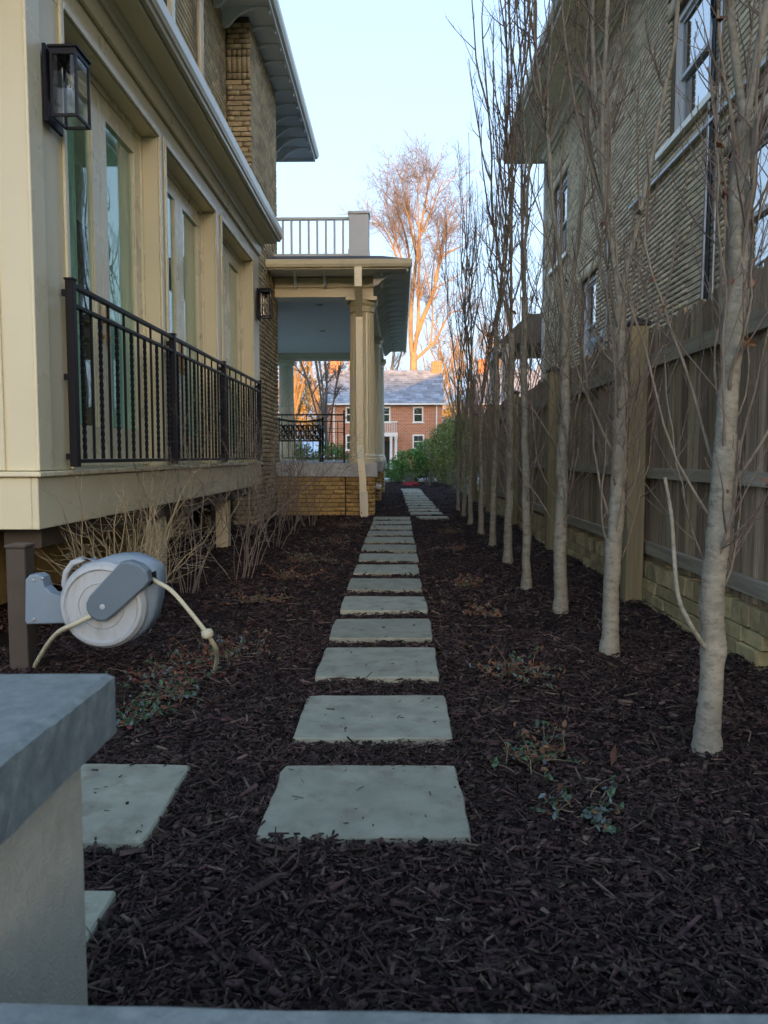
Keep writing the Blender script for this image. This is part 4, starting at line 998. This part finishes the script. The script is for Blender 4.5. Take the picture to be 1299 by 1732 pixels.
# ------------------------------------------------------------------ bare shrubs beside the sunroom
def shrub(x, y, h, spread, nst, mat, label, seed, lean=0, dense=9, name='bare_shrub'):
    r = np.random.default_rng(seed); t = thing(name, label, 'shrub', (x, y, 0), 'bare shrubs along the house')
    tw = []
    for k in range(nst):
        a = r.uniform(0, 6.28); d = r.uniform(.1, 1)*spread
        q = grow(r, (x + .07*math.cos(a)*r.uniform(.2,1.4), y + .10*math.sin(a)*r.uniform(.2,1.4), -.02), (math.cos(a)*d + lean, math.sin(a)*d, 1), h*r.uniform(.65, 1.12), 10, r.uniform(-.04, .09), .12)
        rd = np.linspace(r.uniform(.003, .0075), .0015, len(q))
        v, f = tubes_fast([(q, rd, 6)]); build_fast('stem', v, f, mat, t)
        twigs(r, q, rd, dense, .12, .45, tw, 4, 2, .02, .8, .2)
    v, f = tubes_fast(tw); stuff(build_fast('twigs', v, f, mat, t))
shrub(-1.62, 4.35, .95, .55, 24, 'straw_bark', 'straw coloured arching twiggy shrub just behind the hose reel', 201, dense=5)
shrub(-1.72, 4.95, .95, .6, 20, 'straw_bark', 'straw coloured twiggy shrub under the sunroom edge behind the hose reel shrub', 202, dense=5)
shrub(-1.55, 5.55, 1.45, .42, 9, 'shrub_bark', 'grey bare shrub of crooked stems in front of the first two door pairs', 203)
shrub(-1.32, 6.25, 1.45, .45, 9, 'shrub_bark', 'grey bare shrub rising before the middle railing post', 204)
shrub(-1.40, 7.1, 1.5, .48, 9, 'shrub_bark', 'grey bare shrub before the second and third door pairs', 205)
shrub(-1.38, 8.4, 1.6, .48, 9, 'shrub_bark', 'grey bare shrub beneath the porch end of the iron railing', 206)
shrub(-1.42, 9.9, 1.75, .5, 9, 'shrub_bark', 'grey bare shrub at the porch end corner of the sunroom', 207)
shrub(-1.30, 11.1, 1.5, .48, 9, 'shrub_bark', 'grey bare shrub in front of the gold brick porch base', 208)
shrub(-1.75, 11.9, 1.75, .5, 10, 'shrub_bark', 'tangled grey bare shrub against the porch ledge and bay wall', 209)

# ------------------------------------------------------------------ low perennial clumps in the mulch
def clump(x, y, s, mix, label, seed, nst=26):
    r = np.random.default_rng(seed); t = thing('perennial_clump', label, 'plant', (x, y, 0), 'low perennials in the mulch')
    ln = []; tips = []
    for _ in range(nst):
        a = r.uniform(0, 6.28); q = grow(r, (x + s*.5*r.normal(0,.5), y + s*.6*r.normal(0,.5), -.005), (math.cos(a), math.sin(a), r.uniform(.3, 1.1)), s*r.uniform(.2, .7), 5, -.12, .25)
        q[:,2] = np.maximum(q[:,2], .006)
        ln.append((q, np.linspace(.0022, .0009, len(q)), 4)); tips.append(q[-1]); tips.append(q[3])
    v, f = tubes_fast(ln); stuff(build_fast('dry_stems', v, f, 'dry_stem', t))
    pts = [p + r.normal(0, s*.055, 3)*np.array([1,1,.4]) for p in tips for _ in range(3)]
    for p in pts: p[2] = max(p[2], .012)
    r.shuffle(pts); a = 0
    for mat, nm, fr in mix:
        n = int(len(pts)*fr); 
        if n: stuff(leaves_obj(nm, r, pts[a:a+n], .0115, mat, t, .5)); a += n
D, G, B, RD = ('dead_leaf','dead_leaves'), ('green_leaf','green_leaves'), ('bluish_leaf','bluish_leaves'), ('red_leaf','red_leaves')
def mix(d, g, b, rd): return [(D[0],D[1],d),(G[0],G[1],g),(B[0],B[1],b),(RD[0],RD[1],rd)]
clump(-1.02, 3.55, .30, mix(.3,.15,.15,.35), 'reddish dying perennial clump under the hose reel nozzle', 301, 40)
clump(-.86, 3.80, .28, mix(.45,.1,.3,.15), 'rusty perennial clump with blue grey leaves where the hose meets the mulch', 302, 40)
clump(-.97, 3.13, .26, mix(.3,.45,.1,.1), 'green leafed perennial clump between hose end and pillar', 303, 36)
clump(-1.0, 2.85, .20, mix(.2,.5,.2,.1), 'small green clump of three lobed leaves nearest the stuccoed pillar', 304, 24)
clump(-.95, 5.25, .26, mix(.6,.1,.25,.05), 'faded brown perennial clump level with the fifth path slab', 305, 30)
clump(-.90, 6.3, .30, mix(.75,.0,.15,.1), 'brown dead perennial clump level with the sixth path slab', 306, 30)
clump(-.93, 7.3, .36, mix(.5,.05,.4,.05), 'pale silvery perennial clump level with the eighth path slab', 307, 44)
clump(-.80, 8.9, .30, mix(.6,.05,.3,.05), 'grey brown perennial clump level with the tenth path slab', 308, 34)
clump(-.74, 11.0, .40, mix(.5,.05,.4,.05), 'pale flowering perennial clump at the foot of the porch downspout', 309, 44)
clump(.53, 2.10, .16, mix(.15,.45,.35,.0), 'small clump of blue green leaves below the pale first tree', 310, 18)
clump(.45, 2.50, .22, mix(.5,.35,.15,.0), 'tangled dry clump with a few leaves beside the second path slab', 311, 30)
clump(.54, 3.50, .22, mix(.6,.2,.2,.0), 'straw brown clump beside the third path slab, near the fence trees', 312, 40)
clump(.54, 4.85, .18, mix(.75,.1,.15,.0), 'orange brown clump beside the fifth path slab, near the fence trees', 313, 26)
clump(.53, 5.95, .20, mix(.8,.1,.1,.0), 'dry straw clump beside the sixth path slab, near the fence trees', 314, 30)
clump(.60, 8.2, .20, mix(.8,.05,.15,.0), 'small dead clump beside the ninth path slab, near the fence trees', 315, 24)
clump(.66, 10.1, .22, mix(.8,.05,.15,.0), 'small dead clump beside the eleventh path slab, near the fence trees', 316, 24)
r = np.random.default_rng(77)
for (x, y, lab) in ((.70,2.47,'single orange fallen leaf on the mulch before the pale first tree'), (.62,4.75,'orange fallen leaf on the mulch by the orange brown clump')):
    V, F = leaf_mesh(r, [np.array((x, y, .03))], .034, .7); o = build('fallen_leaf', MB().add(V, F), 'dead_leaf'); tag(o, lab, 'leaf', 'fallen leaves')

# ------------------------------------------------------------------ hedges and plants at the end of the path
def leaf_cloud(r, blobs, n, size, flat=.0):
    V = []; 
    tot = sum(b[3]*b[4]*b[5] for b in blobs)
    for (cx, cy, cz, ax, ay, az) in blobs:
        m = int(n*ax*ay*az/tot); d = r.normal(0, 1, (m,3)); d /= np.linalg.norm(d, axis=1, keepdims=True)
        rr = r.uniform(.35, 1, (m,1))**.45; rr *= (1 + .12*np.sin(d[:,:1]*9+cx)*np.cos(d[:,2:]*8))
        p = np.array([cx,cy,cz]) + d*rr*np.array([ax,ay,az]); p[:,2] = np.maximum(p[:,2], .03); V.append(p)
    p = np.concatenate(V); m = len(p)
    a = r.normal(0, 1, (m,3)); a /= np.linalg.norm(a, axis=1, keepdims=True); b = np.cross(a, r.normal(0, 1, (m,3))); b /= np.linalg.norm(b, axis=1, keepdims=True)
    s = (size*r.uniform(.6, 1.5, m))[:,None]
    q = np.stack([p - a*s - b*s*.15, p - b*s*.5, p + a*s, p + b*s*.5], 1).reshape(-1,3)
    return q, np.arange(m*4).reshape(-1,4)
def hedge(blobs, n, size, mat, label, seed, cat='hedge', name='hedge', stems=10):
    r = np.random.default_rng(seed); b0 = blobs[0]; t = thing(name, label, cat, (b0[0], b0[1], 0))
    v, f = leaf_cloud(r, blobs, n, size); build_fast('foliage', v, f, mat, t, smooth=False)
    ln = []
    for b in blobs:
        for _ in range(stems):
            q = grow(r, (b[0]+r.uniform(-.3,.3)*b[3], b[1]+r.uniform(-.3,.3)*b[4], -.03), (r.normal(0,.3), r.normal(0,.3), 1), b[2]+b[5]*.7, 6, .02, .1)
            ln.append((q, np.linspace(.02, .006, len(q)), 5))
    v, f = tubes_fast(ln); stuff(build_fast('stems', v, f, 'shrub_bark', t))
hedge([(.45,29.0,.65,.75,.7,.65),(1.15,29.6,.9,.7,.7,.8),(-.1,30.0,.45,.5,.6,.45)], 14000, .035, 'hedge_leaf', 'rounded bright green hedge mound at the end of the path', 401)
hedge([(1.75,27.2,1.15,.6,.9,1.2),(2.0,25.4,1.15,.55,.9,1.3),(1.55,28.4,1.1,.6,.7,1.1)], 20000, .035, 'hedge_leaf_yellow', 'tall yellow green evergreen hedge beside the fence end', 402)
hedge([(-2.2,24.5,.7,.7,.7,.75),(-3.4,24.8,.7,.8,.7,.75),(-1.1,24.6,.65,.6,.7,.7)], 12000, .035, 'hedge_leaf', 'dark green hedge behind the porch railing', 403)
hedge([(5.2,50,1.0,1.6,1.2,1.3),(4.0,52,.8,1.2,1.0,1.0)], 8000, .06, 'hedge_leaf', 'evergreen bush beside the far red brick house', 404, 'bush', 'evergreen_bush')
shrub(1.0, 26.2, .7, .6, 22, 'shrub_bark', 'low reddish brown bare shrub before the green hedge mound', 411, dense=4)
shrub(1.55, 22.5, .9, .4, 20, 'shrub_bark', 'bare reddish shrub at the far end of the fence trees', 412, dense=4)
shrub(.35, 27.2, .55, .7, 20, 'shrub_bark', 'low bare shrub beside the red flowers before the hedge', 413, dense=4)
r = np.random.default_rng(9); fl_ = thing('red_flowers', 'patch of red flowers on the ground by the end of the path', 'flowers', (.5, 26.5, 0))
v, f = leaf_cloud(r, [(.42,26.6,.03,.24,.4,.09),(.22,26.9,.03,.14,.3,.07)], 420, .035); build_fast('petals', v, f, 'flower_red', fl_, smooth=False)

# ------------------------------------------------------------------ far red brick house across the street
def far_house(x0, x1, y0, eave, ridge, label, windows, portico, chim, drain):
    h = thing('brick_house', label, 'house', ((x0+x1)/2, y0, 0)); dp = 8.0; ym = y0 + dp/2
    wins = [(a, b, z0, z1) for (a, b, z0, z1) in windows]
    mb = MB(); core_with_openings(mb, 'y', y0, .3, (x0, x1), (-.03, eave), wins); mb.box(x0, x1, y0+.6, y0+dp, -.03, eave)
    mb.box(x0, x0+.3, y0+.3, y0+.6, -.03, eave); mb.box(x1-.3, x1, y0+.3, y0+.6, -.03, eave)
    for xx in (x0, x1-.3): mb.prism([(y0,eave+.001),(y0+dp,eave+.001),(ym,ridge-.1)], 'x', xx, xx+.3)
    build('wall', mb, 'red_brick', h)
    rf = MB(); t_ = .12
    for s in (-1, 1):
        ye = y0 - .35 if s < 0 else y0 + dp + .35; ze = eave - .08
        rf.hexa([(x0-.15,ye,ze),(x1+.15,ye,ze),(x1+.15,ym,ridge),(x0-.15,ym,ridge),(x0-.15,ye,ze+t_),(x1+.15,ye,ze+t_),(x1+.15,ym,ridge+t_),(x0-.15,ym,ridge+t_)])
    ro = build('roof', rf, 'slate', h)
    # slate courses on the slope that faces the street
    sl = MB(); nrow = 15; r = np.random.default_rng(int(x0*10)+500)
    for k in range(nrow):
        t0, t1 = k/nrow, (k+1.15)/nrow
        xa = x0-.15
        while xa < x1+.15:
            wd_ = r.uniform(.3, .6); xb = min(xa+wd_, x1+.15); e = .012 + r.uniform(0, .012)
            P = lambda t, o: (y0-.35 + (ym-y0+.35)*t, eave-.08+t_ + (ridge-eave+.08)*t + o)
            a, b = P(t0, .03+e), P(min(t1, 1), .008)
            sl.add([(xa+.006,a[0],a[1]),(xb-.006,a[0],a[1]),(xb-.006,b[0],b[1]),(xa+.006,b[0],b[1]),(xa+.006,a[0],a[1]-.03),(xb-.006,a[0],a[1]-.03)], [(0,1,2,3),(4,5,1,0)])
            xa = xb
    stuff(build('slates', sl, 'slate', ro))
    g = MB(); g.box(x0-.15, x1+.15, y0-.50, y0-.352, eave-.10, eave+.03, .01); build('gutter', g, 'white_paint', h)
    for (a, b, z0, z1) in wins:
        f = MB(); f.box(a, a+.10, y0-.03, y0+.10, z0, z1); f.box(b-.10, b, y0-.03, y0+.10, z0, z1); f.box(a+.1, b-.1, y0-.029, y0+.10, z1-.12, z1); f.box(a+.1, b-.1, y0-.029, y0+.10, z0, z0+.06); f.box(a+.1, b-.1, y0+.02, y0+.08, (z0+z1)/2-.03, (z0+z1)/2+.03)
        wd = build('window', f, 'white_paint', h)
        build('pane', MB().box(a+.1, b-.1, y0+.05, y0+.055, z0+.06, z1-.12), 'window_glass', wd)
        build('sill', MB().box(a-.08, b+.08, y0-.08, y0-.031, z0-.08, z0-.001), 'white_paint', wd)
        build('room', MB().box(a-.1, b+.1, y0+.5, y0+.55, z0-.2, z1+.2), 'plaster', wd)
    for (cx, cz) in chim:
        build('chimney', MB().box(cx-.42, cx+.42, ym-.5, ym+.3, eave, cz), 'red_brick', h)
    for xx in drain: build('downspout', MB().box(xx-.05, xx+.05, y0-.12, y0-.01, 0, eave-.1), 'white_paint', h)
    if portico:
        a, b, zt = portico
        p = MB(); p.box(a, b, y0-2.0, y0-.02, zt-.28, zt); po = build('portico_roof', p, 'white_paint', h)
        for xx in (a+.14, a+.5, b-.5, b-.14): build('portico_column', MB().lathe([(.14,0),(.14,.1),(.115,.12),(.10,zt-.5),(.13,zt-.45),(.13,zt-.281)], (xx, y0-1.85, 0), 14), 'white_paint', h)
        build('balcony_rail', MB().box(a, b, y0-1.95, y0-1.90, zt+.78, zt+.85), 'white_paint', h)
        for k in range(int((b-a)/.13)): build('balcony_baluster', MB().box(a+.03+k*.13, a+.07+k*.13, y0-1.945, y0-1.905, zt+.001, zt+.779), 'grey_paint', h)
        build('balcony_rail', MB().box(b-.06, b, y0-1.9, y0-.02, zt+.78, zt+.85), 'white_paint', h)
        build('door', MB().box((a+b)/2-.5, (a+b)/2+.5, y0-.06, y0-.01, 0, 2.2), 'dark_room', h)
Y0 = 60.0
far_house(-5.75, 3.30, Y0, 5.05, 7.95, 'red brick two-storey house with blue slate roof and white portico across the street',
    [(1.03,1.83,3.65,4.84),(1.0,1.9,1.60,2.70),(-1.45,-.72,3.65,4.84),(-4.2,-3.4,3.65,4.84),(-4.2,-3.3,1.5,2.70)], (-2.0,-.15,2.78), [(3.0,8.75),(-5.3,9.0)], (2.85,-5.1))
far_house(6.6, 15.5, Y0+4, 5.3, 8.4, 'second red brick house with slate roof seen between the fence trees',
    [(8.0,8.9,3.8,5.0),(11,11.9,3.8,5.0),(8.0,8.9,1.5,2.7)], None, [(7.2,9.4)], (7.0,))
far_house(-26, -14, Y0+3, 5.3, 8.3, 'third red brick house with slate roof beyond the left end of the street',
    [(-24,-23.1,3.8,5.0),(-18,-17.1,3.8,5.0)], None, [], ())

# ------------------------------------------------------------------ far trees
def crown_tree(name, label, limbs, base_r, bark, twig, seed, n1, n2, n3, L1, L2, L3, up=.10, group='tall bare trees behind the far houses'):
    r = np.random.default_rng(seed); b = limbs[0][0][0]
    t = thing(name, label, 'tree', (b[0], b[1], 0), group)
    tw = []; l2 = []
    for k, (pts, r0, r1) in enumerate(limbs):
        q = spline(pts, 6); rd = np.linspace(r0, r1, len(q))
        v, f = tubes_fast([(q, rd, 10)]); build_fast('trunk' if k == 0 else 'limb', v, f, bark, t)
        if k == 0: continue
        n = len(q)
        for _ in range(n1):
            tt = r.uniform(.2, 1)*(n-1.01); i = int(tt); tan = unit(q[i+1]-q[i]); side = r.normal(0, 1, 3); side[2] = abs(side[2])*.4; side = unit(side)
            b1 = grow(r, q[i], tan*.75 + side*.75, L1*r.uniform(.5, 1.1), 7, up, .10); rr = np.linspace(max(rd[i]*.45, .03), .018, len(b1)); l2.append((b1, rr, 6))
            for _ in range(n2):
                i2 = r.integers(1, 7); tan2 = unit(b1[i2]-b1[i2-1]); s2 = unit(r.normal(0, 1, 3))
                b2 = grow(r, b1[i2], tan2*.7 + s2*.7, L2*r.uniform(.4, 1.1), 5, up*.6, .14); tw.append((b2, np.linspace(.016, .007, len(b2)), 3))
                for _ in range(n3):
                    i3 = r.integers(1, 5); tan3 = unit(b2[i3]-b2[i3-1]); s3 = unit(r.normal(0, 1, 3))
                    b3 = grow(r, b2[i3], tan3*.6 + s3*.8, L3*r.uniform(.4, 1.1), 3, 0, .2); tw.append((b3, np.linspace(.008, .004, len(b3)), 3))
    v, f = tubes_fast(l2); stuff(build_fast('branches', v, f, bark, t))
    v, f = tubes_fast(tw); stuff(build_fast('twigs', v, f, twig, t, smooth=False))
TY = 78.0
def q3(u, v, dy=0): return ((u-676)*TY/1300, TY+dy, 1-(v-772)*TY/1300)
lim = [([q3(700,786),q3(700,700),q3(699,640),q3(699,600)], .50, .36),
       ([q3(697,604),q3(694,560,.5),q3(697,500,1),q3(704,440,1),q3(713,380,.5),q3(722,330),q3(726,300)], .27, .05),
       ([q3(700,600),q3(706,555,-1),q3(706,500,-1.5),q3(708,440,-2),q3(706,400,-2),q3(704,340,-2)], .22, .05),
       ([q3(703,575,-.5),q3(716,540,-1),q3(731,505,-2),q3(737,470,-2.5),q3(748,452,-3),q3(776,438,-3)], .26, .05),
       ([q3(735,490,-2),q3(742,440,-1),q3(752,395,-1),q3(768,350)], .15, .04),
       ([q3(700,612),q3(722,592,.5),q3(738,574,1),q3(752,545,1.5),q3(765,527,2),q3(785,525,2)], .17, .04),
       ([q3(728,585,.5),q3(731,540,1),q3(730,480,1.5),q3(737,420,1.5),q3(746,370,1.5)], .10, .03),
       ([q3(694,560,.5),q3(694,480,2),q3(690,420,2.5),q3(678,370,3),q3(664,340,3),q3(652,325,3)], .18, .04),
       ([q3(694,500,1),q3(676,430,1.5),q3(664,395,1.5),q3(650,350,1)], .13, .04),
       ([q3(690,510,1),q3(668,440,-1),q3(654,410,-1.5),q3(634,385,-2)], .12, .04),
       ([q3(704,440,1),q3(690,385,-1),q3(682,340,-1),q3(676,315)], .12, .04),
       ([q3(713,400,.5),q3(732,360,-1),q3(745,325,-1)], .10, .04)]
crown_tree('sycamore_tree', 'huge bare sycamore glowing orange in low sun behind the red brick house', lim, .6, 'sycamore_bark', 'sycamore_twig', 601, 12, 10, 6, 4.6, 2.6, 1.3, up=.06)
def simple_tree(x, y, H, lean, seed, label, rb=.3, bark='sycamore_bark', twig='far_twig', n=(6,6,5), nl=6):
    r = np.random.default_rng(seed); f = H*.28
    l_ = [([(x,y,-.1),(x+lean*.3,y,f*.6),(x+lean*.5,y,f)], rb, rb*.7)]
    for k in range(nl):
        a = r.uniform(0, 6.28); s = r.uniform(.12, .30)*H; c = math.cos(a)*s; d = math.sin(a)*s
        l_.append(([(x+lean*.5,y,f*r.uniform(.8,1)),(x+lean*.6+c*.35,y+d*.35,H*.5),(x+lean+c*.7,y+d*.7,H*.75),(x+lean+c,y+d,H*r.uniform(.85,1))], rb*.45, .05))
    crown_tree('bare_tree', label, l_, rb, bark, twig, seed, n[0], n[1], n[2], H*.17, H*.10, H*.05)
simple_tree(6.3, 84, 14, .3, 611, 'yellowish bare tree between the two red brick houses', .22)
simple_tree(9.5, 90, 17, -.5, 612, 'bare tree rising behind the second red brick house', .28)
simple_tree(-8.5, 82, 17, .6, 613, 'golden lit bare tree framed by the porch opening', .34, n=(7,7,5))
simple_tree(-11.8, 86, 19, -.4, 614, 'thick golden bare tree beyond the porch back column', .4, n=(7,7,5))
simple_tree(-4.6, 76, 13, .2, 615, 'bare tree behind the left chimney of the red brick house', .25)
simple_tree(-7.2, 100, 14, .5, 621, 'golden bare tree far behind the left chimney of the red house', .3, n=(7,7,5))
simple_tree(-15.5, 80, 15, .5, 622, 'golden bare tree beyond the porch seen near its back column', .3, n=(7,7,5))
simple_tree(3.9, 96, 16, .5, 623, 'pale bare tree behind the right chimney of the red house', .3, n=(7,7,5))
simple_tree(14, 92, 18, .5, 616, 'bare tree far behind the fence end', .3)
simple_tree(-2.5, 92, 15, .5, 617, 'mottled bare tree showing between porch eave and slate roof', .45)
def leafy_tree(x, y, H, W, seed, label):
    r = np.random.default_rng(seed); t = thing('leafy_tree', label, 'tree', (x, y, 0), 'golden leafy trees far down the street')
    v, f = tubes_fast([(np.array([(x,y,-.1),(x+.1,y,H*.3),(x,y,H*.6)]), np.array([.3,.24,.1]), 8)]); build_fast('trunk', v, f, 'sycamore_bark', t)
    bl = [(x + r.normal(0, W*.35), y + r.normal(0, W*.3), H*r.uniform(.3, .8), W*r.uniform(.25,.45), W*.4, H*r.uniform(.10,.2)) for _ in range(14)]
    v, f = leaf_cloud(r, bl, 9000, .13); build_fast('crown', v, f, 'golden_leaf', t, smooth=False)
leafy_tree(-13, 100, 13, 5, 701, 'golden leafy tree glowing behind the porch opening')
leafy_tree(-19, 104, 15, 6, 702, 'golden leafy tree behind the porch back column')
leafy_tree(-7.5, 108, 12, 5, 703, 'golden leafy tree behind the left end of the red house')
leafy_tree(7.5, 104, 10, 4.5, 704, 'golden leafy tree between the two red brick houses')
simple_tree(-2.9, 30, 5.0, .2, 618, 'small bare sapling growing behind the porch hedge', .05, 'shrub_bark', 'shrub_bark', (4,5,4), 5)
simple_tree(4.6, 47, 6.5, .2, 619, 'slender bare street tree beside the evergreen bush', .07, 'shrub_bark', 'shrub_bark', (4,5,4), 5)

# ------------------------------------------------------------------ unseen ridge added behind the camera to keep the sun off the garden
r = np.random.default_rng(5); hx = np.linspace(-260, 260, 120); hy = np.linspace(-330, -170, 24); HXX, HYY = np.meshgrid(hx, hy)
hz = 28.3*np.exp(-((HYY+235)/32)**2)*(1-.25*(HXX/260)**2) + 1.2*np.sin(HXX*.09)*np.exp(-((HYY+235)/40)**2) + r.normal(0, .35, HXX.shape) - .2
hi = np.arange(hz.size).reshape(hz.shape)
struct(build_fast('shade_ridge', np.stack([HXX, HYY, hz], -1).reshape(-1,3), np.stack([hi[:-1,:-1], hi[:-1,1:], hi[1:,1:], hi[1:,:-1]], -1).reshape(-1,4), 'lawn'))
print('objects', len(bpy.data.objects), 'tris', sum(len(o.data.loop_triangles) if False else len(o.data.polygons)*2 for o in bpy.data.objects if o.type == 'MESH'))
